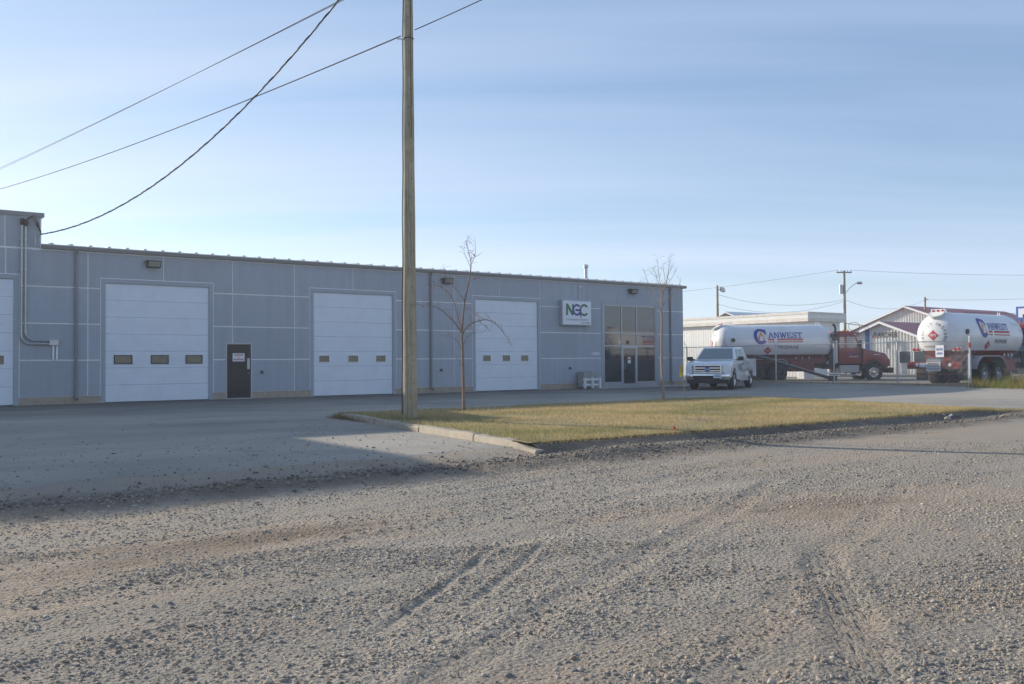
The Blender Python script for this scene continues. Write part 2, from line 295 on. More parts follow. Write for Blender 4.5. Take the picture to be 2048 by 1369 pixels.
def soil_band(m_, lo, hi, c, strength=.8):
    t = m_.node_tree; b = t.nodes['Principled BSDF']; src = b.inputs['Base Color'].links[0].from_socket
    g = t.nodes.new('ShaderNodeTexCoord'); s_ = t.nodes.new('ShaderNodeSeparateXYZ'); t.links.new(g.outputs['Object'], s_.inputs[0])
    n_ = t.nodes.new('ShaderNodeTexNoise'); n_.inputs['Scale'].default_value = 0.9; n_.inputs['Detail'].default_value = 7; n_.inputs['Roughness'].default_value = .7; t.links.new(g.outputs['Object'], n_.inputs['Vector'])
    a_ = t.nodes.new('ShaderNodeMath'); a_.operation = 'MULTIPLY_ADD'; t.links.new(n_.outputs['Fac'], a_.inputs[0]); a_.inputs[1].default_value = 1.6; t.links.new(s_.outputs['Y'], a_.inputs[2])
    d_ = t.nodes.new('ShaderNodeMath'); d_.operation = 'SUBTRACT'; t.links.new(a_.outputs[0], d_.inputs[0]); d_.inputs[1].default_value = (lo+hi)/2+.8
    e_ = t.nodes.new('ShaderNodeMath'); e_.operation = 'ABSOLUTE'; t.links.new(d_.outputs[0], e_.inputs[0])
    r_ = t.nodes.new('ShaderNodeMapRange'); r_.interpolation_type = 'SMOOTHSTEP'; t.links.new(e_.outputs[0], r_.inputs[0]); r_.inputs[1].default_value = 0.15; r_.inputs[2].default_value = (hi-lo)/2+.2; r_.inputs[3].default_value = strength; r_.inputs[4].default_value = 0.0
    x_ = t.nodes.new('ShaderNodeMix'); x_.data_type = 'RGBA'; t.links.new(r_.outputs[0], x_.inputs['Factor']); t.links.new(src, x_.inputs['A']); x_.inputs['B'].default_value = (*c, 1); t.links.new(x_.outputs['Result'], b.inputs['Base Color'])
soil_band(m_road, -24.1, -22.8, (0.15, 0.122, 0.097), .7); soil_band(m_lot, -24.0, -22.6, (0.15, 0.122, 0.097), .7)
# faint sweeping tyre marks and hairline cracks in the asphalt
_t = m_lot.node_tree; _b = _t.nodes['Principled BSDF']; _src = _b.inputs['Base Color'].links[0].from_socket; _g = _t.nodes.new('ShaderNodeTexCoord')
_mp = _t.nodes.new('ShaderNodeMapping'); _mp.inputs['Location'].default_value = (-3.0, 31.0, 0); _t.links.new(_g.outputs['Object'], _mp.inputs[0])
_w = _t.nodes.new('ShaderNodeTexWave'); _w.wave_type = 'RINGS'; _w.rings_direction = 'Z'; _w.inputs['Scale'].default_value = 0.13; _w.inputs['Distortion'].default_value = 9; _w.inputs['Detail'].default_value = 6; _w.inputs['Detail Scale'].default_value = .55; _t.links.new(_mp.outputs[0], _w.inputs['Vector'])
_r = _t.nodes.new('ShaderNodeMapRange'); _t.links.new(_w.outputs['Fac'], _r.inputs[0]); _r.inputs[1].default_value = .45; _r.inputs[2].default_value = 1.0; _r.inputs[3].default_value = 1.02; _r.inputs[4].default_value = 0.95
_v = _t.nodes.new('ShaderNodeTexVoronoi'); _v.feature = 'DISTANCE_TO_EDGE'; _v.inputs['Scale'].default_value = .22
_nz = _t.nodes.new('ShaderNodeTexNoise'); _nz.inputs['Scale'].default_value = 1.2; _nz.inputs['Detail'].default_value = 5; _t.links.new(_g.outputs['Object'], _nz.inputs['Vector'])
_mv = _t.nodes.new('ShaderNodeVectorMath'); _mv.operation = 'MULTIPLY_ADD'; _t.links.new(_nz.outputs['Color'], _mv.inputs[0]); _mv.inputs[1].default_value = (1.6, 1.6, 0); _t.links.new(_g.outputs['Object'], _mv.inputs[2]); _t.links.new(_mv.outputs[0], _v.inputs['Vector'])
_c = _t.nodes.new('ShaderNodeMapRange'); _t.links.new(_v.outputs['Distance'], _c.inputs[0]); _c.inputs[1].default_value = 0.0; _c.inputs[2].default_value = .008; _c.inputs[3].default_value = .72; _c.inputs[4].default_value = 1.0
_q = _t.nodes.new('ShaderNodeMath'); _q.operation = 'MULTIPLY'; _t.links.new(_r.outputs[0], _q.inputs[0]); _t.links.new(_c.outputs[0], _q.inputs[1])
_sc = _t.nodes.new('ShaderNodeVectorMath'); _sc.operation = 'SCALE'; _t.links.new(_src, _sc.inputs[0]); _t.links.new(_q.outputs[0], _sc.inputs['Scale']); _t.links.new(_sc.outputs[0], _b.inputs['Base Color'])
m_yard = ground_mat('yard_gravel', [(0.22, 0.19, 0.155), (0.30, 0.265, 0.22), (0.26, 0.24, 0.21)], 0.5, (1, 1, 1), (25, 0.25), 0.8, 40)
m_land = ground_mat('dry_land', [(0.24, 0.20, 0.13), (0.30, 0.25, 0.16), (0.20, 0.19, 0.10)], 0.06, (1, 1, 1), (3, 0.2), 0.6, 8)
m_soil = ground_mat('bank_soil', [(0.115, 0.093, 0.073), (0.165, 0.138, 0.11), (0.21, 0.182, 0.15)], 1.2, (1, 1, 1), (35, 0.35), 1.0, 30)
m_lawn = ground_mat('lawn_soil', [(0.26, 0.21, 0.11), (0.36, 0.285, 0.15), (0.22, 0.205, 0.09)], 0.7, (1, 1, 1), (20, 0.3), 1.0, 40)

# ------------------------------------------------------------------ ground
def grid_sheet(name, m, xs, ys, zf, skip=None, kind='structure'):
    X, Y = np.meshgrid(xs, ys); Zs = zf(X, Y); nx, ny = len(xs), len(ys)
    v = np.stack([X, Y, Zs], -1).reshape(-1, 3); i, j = np.meshgrid(np.arange(nx-1), np.arange(ny-1)); a = (j*nx+i).ravel()
    fcs = np.stack([a, a+1, a+1+nx, a+nx], 1)
    if skip is not None:
        cx = (xs[:-1]+xs[1:])/2; cy = (ys[:-1]+ys[1:])/2; CX, CY = np.meshgrid(cx, cy); fcs = fcs[~skip(CX, CY).ravel()]
    o = obj(name, fast_mesh(name, v, fcs, m, True)); o['kind'] = kind; return o
far = np.array([-900, -400, -200, -120]); mid = np.arange(-80, 161, 8.0); xs = np.concatenate([far, mid, [200, 300, 500, 900]])
ys = np.concatenate([[-900, -400, -200, -120], np.arange(-80, 121, 8.0), [160, 300, 500, 900]])
grid_sheet('ground', m_land, xs, ys, lambda X, Y: zt(X, Y)-0.14-0.15*smooth(30, 44, -Y))
FX0, FX1, FY0, FY1 = -2.0, 11.5, -33.5, -23.0      # finely modelled piece of the road before the camera
def tracks(X, Y):
    h = np.zeros_like(X)
    def rut(p0, p1, wd, dep, tread=0):
        d = np.array(p1)-np.array(p0); ln = np.hypot(*d); d = d/ln; t = (X-p0[0])*d[0]+(Y-p0[1])*d[1]; q = -(X-p0[0])*d[1]+(Y-p0[1])*d[0]+0.03*np.sin(t*1.1)
        env = smooth(-0.4, 0.3, t)*smooth(ln+0.4, ln-0.3, t); c = np.exp(-(q/wd)**4)
        r = -dep*c+0.55*dep*np.exp(-((np.abs(q)-wd*1.35)/(wd*0.4))**2)
        if tread: r = r+c*tread*np.cos(q*2*math.pi/0.062)
        return r*env
    h += rut((2.5, -29.8), (4.1, -28.45), 0.05, 0.013)+rut((3.2, -29.65), (4.8, -28.35), 0.05, 0.011)
    for (p0, p1, wd, dp, td) in (((0.6, -31.5), (9.6, -27.1), .13, .010, .009), ((1.6, -32.2), (10.8, -28.2), .12, .005, .005), ((3.05, -32.5), (6.3, -30.0), .15, .010, .009), ((4.7, -33.2), (7.6, -31.1), .14, .007, .006), ((-1.6, -28.6), (10.5, -25.6), .17, .008, .004), ((-1.6, -27.0), (11, -24.5), .18, .009, .003), ((-1.2, -30.0), (7.0, -27.4), .14, .006, .005)): h += rut(p0, p1, wd, dp, td)
    return h
def berm(X, Y):   # windrow of loose gravel along the road edge
    w = -Y; c = 23.35+0.25*np.sin(X*0.35)+0.15*np.sin(X*0.9+1)
    return (0.035+0.07*fbm(X*0.9, Y*0.9, 3, 5))*np.exp(-((w-c)/0.38)**2)*(1-smooth(26, 32, X))
def road_fine(X, Y):
    e = smooth(FX0, FX0+0.6, X)*smooth(FX1, FX1-0.6, X)*smooth(FY0, FY0+0.5, Y)*smooth(FY1, FY1-0.3, Y)
    d = 0.035*(fbm(X*0.8, Y*1.6, 3, 3)-0.45)+0.016*(fbm(X*4, Y*5, 3, 9)-0.45)+0.009*(vnoise(X*22, Y*22, 21)-0.5)+tracks(X, Y)
    return zt(X, Y)+berm(X, Y)+e*d
def road_far(X, Y): return zt(X, Y)+berm(X, Y)
rx = np.unique(np.concatenate([np.arange(-60, FX0, 1.0), np.arange(FX0, FX1+.01, 0.5), np.arange(FX1, 45, 0.5), np.arange(45, 140, 3.0)]))
ry = np.unique(np.concatenate([np.arange(-46, FY0, 0.7), [FY0], np.arange(FY0, FY1, 0.35), [FY1], np.arange(FY1, -21.9, 0.1)]))
grid_sheet('gravel_road', m_road, rx, ry, road_far, skip=lambda x, y: (x > FX0) & (x < FX1) & (y > FY0) & (y < FY1))
grid_sheet('gravel_road', m_road, np.linspace(FX0, FX1, 340), np.linspace(FY0, FY1, 270), road_fine)
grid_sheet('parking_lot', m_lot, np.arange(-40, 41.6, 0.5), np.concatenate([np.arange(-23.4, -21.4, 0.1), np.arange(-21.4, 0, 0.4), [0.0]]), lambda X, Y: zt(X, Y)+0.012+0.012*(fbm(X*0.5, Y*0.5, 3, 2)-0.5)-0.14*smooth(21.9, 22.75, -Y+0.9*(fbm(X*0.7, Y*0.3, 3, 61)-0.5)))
grid_sheet('yard', m_yard, np.arange(41.5, 110, 1.0), np.arange(-22.8, 60, 1.0), lambda X, Y: zt(X, Y)+0.01)
grid_sheet('side_yard', m_yard, np.arange(37.5, 41.6, 0.5), np.arange(0.0, 30, 1.0), lambda X, Y: zt(X, Y)+0.008)
# lawn island with kerb and soil bank
LX0, LX1, LY0, LY1 = 9.2, 27.6, -22.45, -12.7
def kx(Y): return 10.30+(np.asarray(Y)+13.4)*0.115
def lawn_edge(X, Y):     # 1 inside, 0 outside; rounded far end
    f_end = LX1-0.06*(np.clip(-Y-13, 0, 20))**1.25
    return (X < f_end) & (X > kx(Y)+.02)
def lawn_z(X, Y): return zt(X, Y)+0.125+0.03*(fbm(X*0.6, Y*0.6, 3, 4)-0.5)-0.10*smooth(-14.0, -12.6, Y)-0.10*smooth(25.0, 27.3, X+0.06*np.clip(-Y-13, 0, 20)**1.25)
grid_sheet('lawn', m_lawn, np.arange(LX0, LX1+.1, 0.25), np.arange(LY0, LY1+.2, 0.25), lawn_z, skip=lambda x, y: ~lawn_edge(x, y))
bx_ = np.arange(9.25, 27.3, 0.12); bt = np.linspace(0, 1, 9)
BX, BT = np.meshgrid(bx_, bt)
BY = LY0+0.12-BT*1.0-0.10*np.sin(BX*0.7)*BT; top = lawn_z(BX, np.full_like(BX, LY0))-0.012; low = road_far(BX, BY)-0.015
BZ = top*(1-smooth(0.08, 0.62, BT))+low*smooth(0.08, 0.62, BT)+0.03*(fbm(BX*5, BT*6, 3, 8)-0.5)*np.sin(BT*math.pi)
nx = len(bx_); i, j = np.meshgrid(np.arange(nx-1), np.arange(8)); a = (j*nx+i).ravel()
o = obj('soil_bank', fast_mesh('soil_bank', np.stack([BX, BY, BZ], -1).reshape(-1, 3), np.stack([a, a+1, a+1+nx, a+nx], 1), m_soil, True)); o['kind'] = 'structure'
kerb = thing('kerb', 'weathered concrete kerb along the left end of the lawn island', 'kerb', (9.75, -18, 0))
for y0, y1, dz in ((-15.75, -13.35, .0), (-18.2, -15.79, -.012), (-20.6, -18.25, .006), (-22.75, -20.64, -.01)):
    mb = MB(); n = 12; prof = [(-.11, -.25), (-.107, -.025), (-.08, .012), (.07, .018), (.1, -.01), (.11, -.2)]
    for k in range(n+1):
        y = y0+(y1-y0)*k/n; zz = float(lawn_z(10.0, y))+dz-.07*float(smooth(-21.6, -22.7, y))
        for (px_, pz) in prof: mb.v.append((px_+float(kx(y))-9.75+random.uniform(-.008, .008), y+18, zz+pz+random.uniform(-.010, .010)-(0.05 if pz > 0 and (k == n and y1 > -14) else 0)))
    for k in range(n):
        for q in range(5): b = k*6+q; mb.f.append((b, b+1, b+7, b+6))
    mb.f.append(tuple(range(5, -1, -1))); mb.f.append(tuple(range(n*6, n*6+6)))
    mb.build('kerb_block', m_conc, kerb, smooth=True)

# loose stones -------------------------------------------------
def ico(sub):
    bm = bmesh.new(); bmesh.ops.create_icosphere(bm, subdivisions=sub, radius=1.0); v = np.array([x.co[:] for x in bm.verts]); bm.verts.index_update(); f = np.array([[q.index for q in p.verts] for p in bm.faces]); bm.free(); return v, f
def stones(name, P, size, sub, pal, sink=0.47, kind='stuff'):
    tv, tf = ico(sub); n = len(P); k = len(tv)
    sc = size[:, None]*np.stack([rng.uniform(.75, 1.35, n), rng.uniform(.65, 1.1, n), rng.uniform(.42, .75, n)], 1)*0.5
    th = rng.uniform(0, 6.283, n); tl = rng.normal(0, .3, n)
    V = tv[None]*(1+rng.uniform(-.22, .22, (n, k, 1)))*sc[:, None, :]
    c, s_ = np.cos(tl)[:, None], np.sin(tl)[:, None]; y, z = V[..., 1]*c-V[..., 2]*s_, V[..., 1]*s_+V[..., 2]*c
    c, s_ = np.cos(th)[:, None], np.sin(th)[:, None]; x2, y2 = V[..., 0]*c-y*s_, V[..., 0]*s_+y*c
    V = np.stack([x2, y2, z], -1)+P[:, None, :]; V[..., 2] += (sc[:, 2]*(1-2*sink))[:, None]
    Fs = tf[None]+(np.arange(n)*k)[:, None, None]
    pal = np.array(pal)*np.array((.93, .895, .84)); col = pal[rng.integers(0, len(pal), n)]*rng.uniform(.75, 1.25, (n, 1))*(0.72+0.5*fbm(P[:, 0]*.35+5, P[:, 1]*.8, 3, 77))[:, None]; col = np.repeat(col, k, 0)
    o = obj(name, fast_mesh(name, V.reshape(-1, 3), Fs.reshape(-1, 3), m_stone, True, col)); o['kind'] = kind; return o
PAL = [(0.35, 0.32, 0.28), (0.40, 0.36, 0.31), (0.29, 0.28, 0.265), (0.23, 0.225, 0.22), (0.42, 0.365, 0.295), (0.36, 0.295, 0.23), (0.45, 0.415, 0.37), (0.31, 0.26, 0.21)]
def scatter(n, depth0, depth1, dens):    # candidate points in the camera's view wedge, thinned by a density map
    d = np.sqrt(rng.uniform(depth0**2, depth1**2, n)); lat = rng.uniform(-.60, .60, n)*d
    X = lat*math.sin(PHI)+d*math.cos(PHI); Y = -34.3286-lat*math.cos(PHI)+d*math.sin(PHI)
    k = (rng.uniform(0, 1, n) < dens(X, Y)) & (Y < -23.15+0.3*np.sin(X*.4)); return X[k], Y[k]
def dens(X, Y):
    m_ = fbm(X*0.45+3, Y*1.3, 3, 31); q = np.clip((m_-0.30)*4.0, 0.10, 1)
    return q*np.clip(1+75*np.minimum(tracks(X, Y), 0), 0.08, 1)*np.clip(1+30*np.maximum(tracks(X, Y), 0), 1, 2)
X, Y = scatter(95000, 3.6, 7.5, dens); s = np.clip(rng.lognormal(math.log(.0108), .46, len(X)), .005, .042)
big = s > .0175
P = np.stack([X, Y, road_fine(X, Y)], 1)
PAL_VIGNETTE = [tuple(c_*.9 for c_ in k_) for k_ in PAL]; stones('gravel_stones', P[big], s[big], 2, PAL_VIGNETTE); stones('gravel_chips', P[~big], s[~big], 1, PAL_VIGNETTE)  # stones nearest the camera coloured darker to imitate lens vignetting
X, Y = scatter(62000, 7.5, 17, dens); s = np.clip(rng.lognormal(math.log(.0185), .38, len(X)), .010, .06); stones('gravel_stones', np.stack([X, Y, np.where((X > FX0) & (X < FX1) & (Y > FY0) & (Y < FY1), road_fine(X, Y), road_far(X, Y))], 1), s, 1, PAL)
n = 2600; X = rng.uniform(-9, 9.5, n); Y = -22.9+np.abs(rng.normal(0, 3.4, n)); k = (Y < -9); X, Y = X[k], Y[k]; s = np.clip(rng.lognormal(math.log(.019), .5, len(X)), .010, .09)
stones('loose_stones_on_asphalt', np.stack([X, Y, zt(X, Y)+.012], 1), s, 1, [(0.20, 0.19, 0.18), (0.26, 0.245, 0.225), (0.16, 0.155, 0.15), (0.32, 0.295, 0.26)], .4)
n = 5000; X = rng.uniform(-6, 27, n); Y = -23.25+rng.normal(0, .28, n); s = np.clip(rng.lognormal(math.log(.03), .4, n), .015, .09)
stones('road_edge_gravel', np.stack([X, Y, np.maximum(road_far(X, Y), zt(X, Y))+.004], 1), s, 1, [(0.16, 0.145, 0.13), (0.22, 0.2, 0.18), (0.28, 0.26, 0.23)], .3)

n = 1500; X = rng.uniform(9.4, 27, n); tb = rng.beta(2, 2, n); Yb = LY0+.12-tb*1.0; tp_ = lawn_z(X, np.full(n, LY0))-.012; lo_ = road_far(X, Yb)-.015; Zb = tp_*(1-smooth(.08, .62, tb))+lo_*smooth(.08, .62, tb)
stones('bank_clods', np.stack([X, Yb, Zb], 1), np.clip(rng.lognormal(math.log(.022), .5, n), .010, .08), 1, [(0.17, 0.14, 0.11), (0.22, 0.185, 0.15), (0.27, 0.24, 0.20)], .4)
# grass ---------------------------------------------------------
def blades(name, X, Y, Z, hgt, wid, cols, lean=0.5):
    n = len(X); th = rng.uniform(0, 6.283, n); ld = rng.uniform(0, 6.283, n); le = rng.uniform(.1, 1, n)*lean*hgt
    bx, by = np.cos(th)*wid/2, np.sin(th)*wid/2
    p0 = np.stack([X-bx, Y-by, Z-.01], 1); p1 = np.stack([X+bx, Y+by, Z-.01], 1); p2 = np.stack([X+np.cos(ld)*le, Y+np.sin(ld)*le, Z+hgt], 1)
    V = np.stack([p0, p1, p2], 1).reshape(-1, 3); Fs = np.arange(3*n).reshape(-1, 3); o = obj(name, fast_mesh(name, V, Fs, m_grass, False, np.repeat(cols, 3, 0))); o['kind'] = 'stuff'; return o
n = 230000; X = rng.uniform(LX0+.05, LX1, n); Y = rng.uniform(LY0-.02, LY1+.1, n); k = lawn_edge(X, Y) & (rng.uniform(0, 1, n) < np.clip(2.6*fbm(X*.9, Y*.9, 4, 40)-.55, .12, 1)); X, Y = X[k], Y[k]
g = fbm(X*.35, Y*.6, 4, 41)[:, None]; g = np.clip((g-.20)*3.6+rng.normal(0, .25, (len(X), 1)), 0, 1)
edge = smooth(1.6, 0.2, X-kx(Y))[:, None]*.5+smooth(-14.0, -12.8, Y)[:, None]*.5; g = np.clip(g-edge, 0, 1)
C = np.array((.25, .25, .105))*(1-g)+np.array((.53, .41, .22))*g; C = C*rng.uniform(.75, 1.25, (len(X), 1))
blades('lawn_grass', X, Y, lawn_z(X, Y), rng.uniform(.025, .075, len(X))*(1+.8*edge[:, 0]), rng.uniform(.006, .012, len(X)), C, .9)
n = 5000; X = rng.uniform(9.4, 26.8, n); Y = LY0+rng.normal(.0, .07, n); tt = rng.uniform(0, 1, (n, 1))
blades('lawn_edge_grass', X, Y, lawn_z(X, np.full(n, LY0))-.02, rng.uniform(.04, .12, n), np.full(n, .009), np.array((.27, .24, .10))*(1-tt)+np.array((.56, .43, .22))*tt, 1.2)
def tuft_patch(name, n, fx, fy, fz, h0, h1, c0, c1, wid=.01, lean=.5):
    X, Y = fx(n), fy(n); t = rng.uniform(0, 1, (n, 1)); return blades(name, X, Y, fz(X, Y), rng.uniform(h0, h1, n), np.full(n, wid), np.array(c0)*(1-t)+np.array(c1)*t, lean)
tuft_patch('kerb_weeds', 1800, lambda n: 10.2-np.abs(rng.normal(0, .13, n)), lambda n: rng.choice([-13.6, -14.0, -14.6, -15.2], n)+rng.normal(0, .25, n), lambda X, Y: zt(X, Y)+.01, .03, .14, (.16, .10, .05), (.28, .19, .10), .008, 1.2)
for fx_, fy_, rad_ in ((10.68, -16.11, .42), (13.12, -14.70, .75), (22.27, -13.05, .45)):
    n = 420; rr_ = rad_*np.sqrt(rng.uniform(0, 1, n)); aa_ = rng.uniform(0, 6.283, n); X = fx_+rr_*np.cos(aa_); Y = fy_+rr_*np.sin(aa_)
    stones('mulch', np.stack([X, Y, lawn_z(X, Y)+.004], 1), rng.uniform(.015, .05, n), 1, [(.20, .175, .15), (.28, .25, .22), (.14, .12, .10), (.34, .32, .29)], .3)
    n = 160; aa_ = rng.uniform(0, 6.283, n); rr_ = rad_*rng.uniform(.45, 1.3, n)
    blades('foot_tufts', fx_+rr_*np.cos(aa_), fy_+rr_*np.sin(aa_), lawn_z(fx_+rr_*np.cos(aa_), fy_+rr_*np.sin(aa_)), rng.uniform(.06, .17, n), np.full(n, .009), np.tile(np.array((.30, .27, .12)), (n, 1))*rng.uniform(.7, 1.3, (n, 1)), .8)
# ------------------------------------------------------------------ shop building
shop = thing('shop_building', 'long grey panelled workshop with white overhead doors and glazed office entrance', 'building')
ZB, PP = 0.267, 1.2644; ZTOP = ZB+4*PP
LEFT, RIGHT, DEEP = -40.0, 37.53, 20.0
MB().box(5.66, RIGHT-.02, .06, DEEP, .02, ZTOP+.05).build('shop_core', m_trim, shop)
MB().box(LEFT, 5.64, .06, DEEP, .02, 6.50).build('shop_core', m_trim, shop)
MB().box(LEFT+.01, -2.3, .5, DEEP-.05, 6.46, 8.9).build('upper_storey', m_panel, shop)       # higher bay that throws the long shadow over the drive
openings = [(-3.0, 4.82, 0, 4.27), (7.69, 11.36, 0, 4.27), (15.61, 19.27, 0, 4.27), (23.59, 27.25, 0, 4.27), (31.57, 35.33, 0, 4.29), (12.03, 13.0, 0, 2.136)]
TW = .15
cutrects = [(a-TW, b+TW, c, d+TW) for (a, b, c, d) in openings[:5]]+[(12.0, 13.03, 0, 2.165)]
def backing(x0, x1, z0, z1, cuts, mb):
    for (a, b, c, d) in cuts:
        if a < x1-1e-4 and b > x0+1e-4 and c < z1-1e-4 and d > z0+1e-4:
            rest = [q for q in cuts if q != (a, b, c, d)]; zm = min(z1, d)
            if d < z1: backing(x0, x1, d, z1, rest, mb)
            if a > x0: backing(x0, a, z0, zm, rest, mb)
            if b < x1: backing(b, x1, z0, zm, rest, mb)
            return
    mb.box(x0, x1, .012, .058, z0, z1)
for bx0, bx1, bz0, bz1 in ((LEFT, 5.64, ZB, ZTOP), (5.64, RIGHT-.01, ZB, ZTOP+.02), (LEFT, 5.63, ZTOP, 6.45)):
    mb = MB(); backing(bx0, bx1, bz0, bz1, cutrects, mb); mb.build('joint_strips', m_white, shop)
fs = sorted([(a, b) for (a, b, c, d) in cutrects]); x = LEFT
for a, b in fs+[(RIGHT-.005, RIGHT)]:
    if a > x: MB().box(x, a, -.02, .055, -.3, ZB-.012).build('foundation', m_conc, shop)
    x = max(x, b)
GAP = .023
def panel(x0, x1, z0, z1, cuts=()):      # one board; where an opening bites into it the board is notched
    pieces = [(x0+GAP, x1-GAP, z0+GAP, z1-GAP)]
    for (a, b, c, d) in cuts:
        nxt = []
        for (p, q, r_, t_) in pieces:
            if a < q and b > p and c < t_ and d > r_:
                if d < t_: nxt.append((p, q, d, t_))
                if a > p: nxt.append((p, a, r_, min(t_, d)))
                if b < q: nxt.append((b, q, r_, min(t_, d)))
            else: nxt.append((p, q, r_, t_))
        pieces = [k for k in nxt if k[1]-k[0] > .03 and k[3]-k[2] > .03]
    if not pieces: return
    mb = MB()
    for (p, q, r_, t_) in pieces: mb.box(p, q, -.012, .011, r_, t_)
    mb.build('wall_panel', m_panel, shop)
joints = [LEFT]+[7.12-2.55*k for k in range(18, 0, -1)]+[7.12, 9.70, 12.27, 14.80, 17.40, 19.93, 22.47, 25.0, 27.43, 30.03, 32.58, 35.11, RIGHT-.01]
joints = [j for j in joints if j >= LEFT]
for r in range(4):
    for a, b in zip(joints[:-1], joints[1:]): panel(a, b, ZB+r*PP, ZB+(r+1)*PP, cutrects)
tj = [4.54-2.55*k for k in range(18)][::-1]+[5.62]
for a, b in zip(tj[:-1], tj[1:]): panel(a, b, ZTOP+.02, 6.42)
# side wall of the office end, panels too
for r in range(4):
    for k in range(8):
        MB().box(RIGHT-.014, RIGHT+.008, .08+k*2.5+GAP, .08+(k+1)*2.5-GAP, ZB+r*PP+GAP, ZB+(r+1)*PP-GAP).build('wall_panel', m_panel, shop)
# opening trims
for (a, b, c, d) in openings[:4]:
    mb = MB(); mb.box(a-TW, a, -.03, .055, 0, d+TW); mb.box(b, b+TW, -.03, .055, 0, d+TW); mb.box(a, b, -.03, .055, d, d+TW); mb.build('door_trim', m_trim, shop)
    mb = MB(); mb.box(a-TW-.022, a-TW-.001, -.018, .02, 0, d+TW+.02); mb.box(b+TW+.001, b+TW+.022, -.018, .02, 0, d+TW+.02); mb.box(a-TW, b+TW, -.018, .02, d+TW+.001, d+TW+.022); mb.build('edge_trim', m_white, shop)
def overhead_door(x0, x1, z1, black, wins, wsz):
    mb = MB(); mb.box(x0, x1, .046, .075, .03, z1); d = mb.build('overhead_door', m_door, shop)
    nsec = 7; sh = (z1-.03)/nsec
    for i in range(nsec):
        za = .03+i*sh; prof = []; mb = MB(); yb = .045
        zz = [0, .013]; yy = [yb, .022]
        for q in range(1, 5):
            c = sh*q/5; zz += [c-.008, c, c+.008]; yy += [.022, .028, .022]
        zz += [sh-.014, sh-.003]; yy += [.022, yb]
        poly = list(zip(yy, [za+t for t in zz])); b = len(mb.v)
        for xx in (x0+.004, x1-.004): mb.v += [(xx, p[0], p[1]) for p in poly]
        n = len(poly)
        for q in range(n-1): mb.f.append((q, q+1, n+q+1, n+q))
        mb.build('door_section', m_door, d, fixn=False)
    zc_ = .03+2.5*sh
    for fx in wins:
        xc = x0+(x1-x0)*fx; w, h = wsz
        t = .035 if black else .028
        mb = MB(); mb.box(xc-w/2-t, xc+w/2+t, .0, .03, zc_-h/2-t, zc_-h/2); mb.box(xc-w/2-t, xc+w/2+t, .0, .03, zc_+h/2, zc_+h/2+t); mb.box(xc-w/2-t, xc-w/2, .0, .03, zc_-h/2, zc_+h/2); mb.box(xc+w/2, xc+w/2+t, .0, .03, zc_-h/2, zc_+h/2)
        mb.build('window_frame', m_black if black else m_white, d)
        MB().box(xc-w/2, xc+w/2, .012, .03, zc_-h/2, zc_+h/2).build('pane', m_glasstan, d)
    return d
overhead_door(1.16, 4.82, 4.27, False, (.16, .5, .84), (.60, .30))
overhead_door(-3.0, .9, 4.27, False, (.16, .5, .84), (.60, .30))
overhead_door(7.69, 11.36, 4.27, True, (.165, .512, .85), (.56, .25))
overhead_door(15.61, 19.27, 4.27, False, (.13, .49, .845), (.46, .27))
overhead_door(23.59, 27.25, 4.27, False, (.18, .485, .785), (.44, .27))
# man door
md = MB().box(12.06, 12.97, .0, .05, .05, 2.11).build('man_door', m_black, shop)
mb = MB(); mb.box(12.0, 12.045, -.025, .055, 0, 2.165); mb.box(12.985, 13.03, -.025, .055, 0, 2.165); mb.box(12.045, 12.985, -.025, .055, 2.12, 2.165); mb.box(12.045, 12.985, -.03, .05, 0, .045); mb.build('door_frame', m_alu, shop)
MB().box(12.27, 12.74, -.008, -.001, 1.46, 1.77).build('door_notice', m_paper, md)
for tx, tz, sz in (('SHIPPING', 1.70, .085), ('&', 1.615, .07), ('RECEIVING', 1.53, .085)): text_on(md, tx, m_signred, (12.505, -.011, tz), (1, 0, 0), (0, 0, 1), sz, .003)
MB().box(12.84, 12.95, -.012, -.001, 1.16, 1.58).build('push_plate', m_alu, md); MB().tube([(12.9, -.001, 1.0), (12.9, -.05, 1.0), (12.83, -.055, 1.0)], .012, 6).build('door_handle', m_chrome, md)
# office glazing
og = MB(); ox = [31.57, 32.84, 33.93, 35.33]
sf = thing  # (alias not used)
fr = MB()
for xx in (31.57, 35.27): fr.box(xx, xx+.06, -.01, .05, 0, 4.29)
fr.box(31.63, 35.27, -.01, .05, 4.23, 4.29)
for xx in ox[1:3]: fr.box(xx-.03, xx+.03, -.01, .05, .0, 4.23)
for zz in (2.83, 2.16): fr.box(31.63, 32.81, -.01, .05, zz-.03, zz+.03); fr.box(32.87, 33.9, -.01, .05, zz-.03, zz+.03); fr.box(33.96, 35.27, -.01, .05, zz-.03, zz+.03)
fr.box(31.63, 32.81, -.008, .05, .03, .30); fr.box(33.96, 35.27, -.008, .05, .03, .30)
glz = fr.build('storefront_frame', m_alu, shop)
for a, b in ((31.63, 32.81), (32.87, 33.90), (33.96, 35.27)):
    for c, d in ((2.86, 4.23), (2.19, 2.80), (.30, 2.13)):
        if a > 32.8 and a < 33 and c == .30: continue
        MB().box(a, b, .016, .03, c, d).build('pane', m_glass, glz)
mb = MB(); mb.box(32.87, 32.96, -.012, .04, .04, 2.13); mb.box(33.81, 33.90, -.012, .04, .04, 2.13); mb.box(32.96, 33.81, -.012, .04, 2.03, 2.13); mb.box(32.96, 33.81, -.012, .04, .04, .2)
ed = mb.build('entrance_door', m_alu, shop); MB().box(32.96, 33.81, .012, .026, .2, 2.03).build('pane', m_glass, ed)
MB().tube([(33.02, -.012, 1.25), (33.02, -.06, 1.25), (33.02, -.06, .9), (33.02, -.012, .9)], .014, 6).build('door_handle', m_chrome, ed)
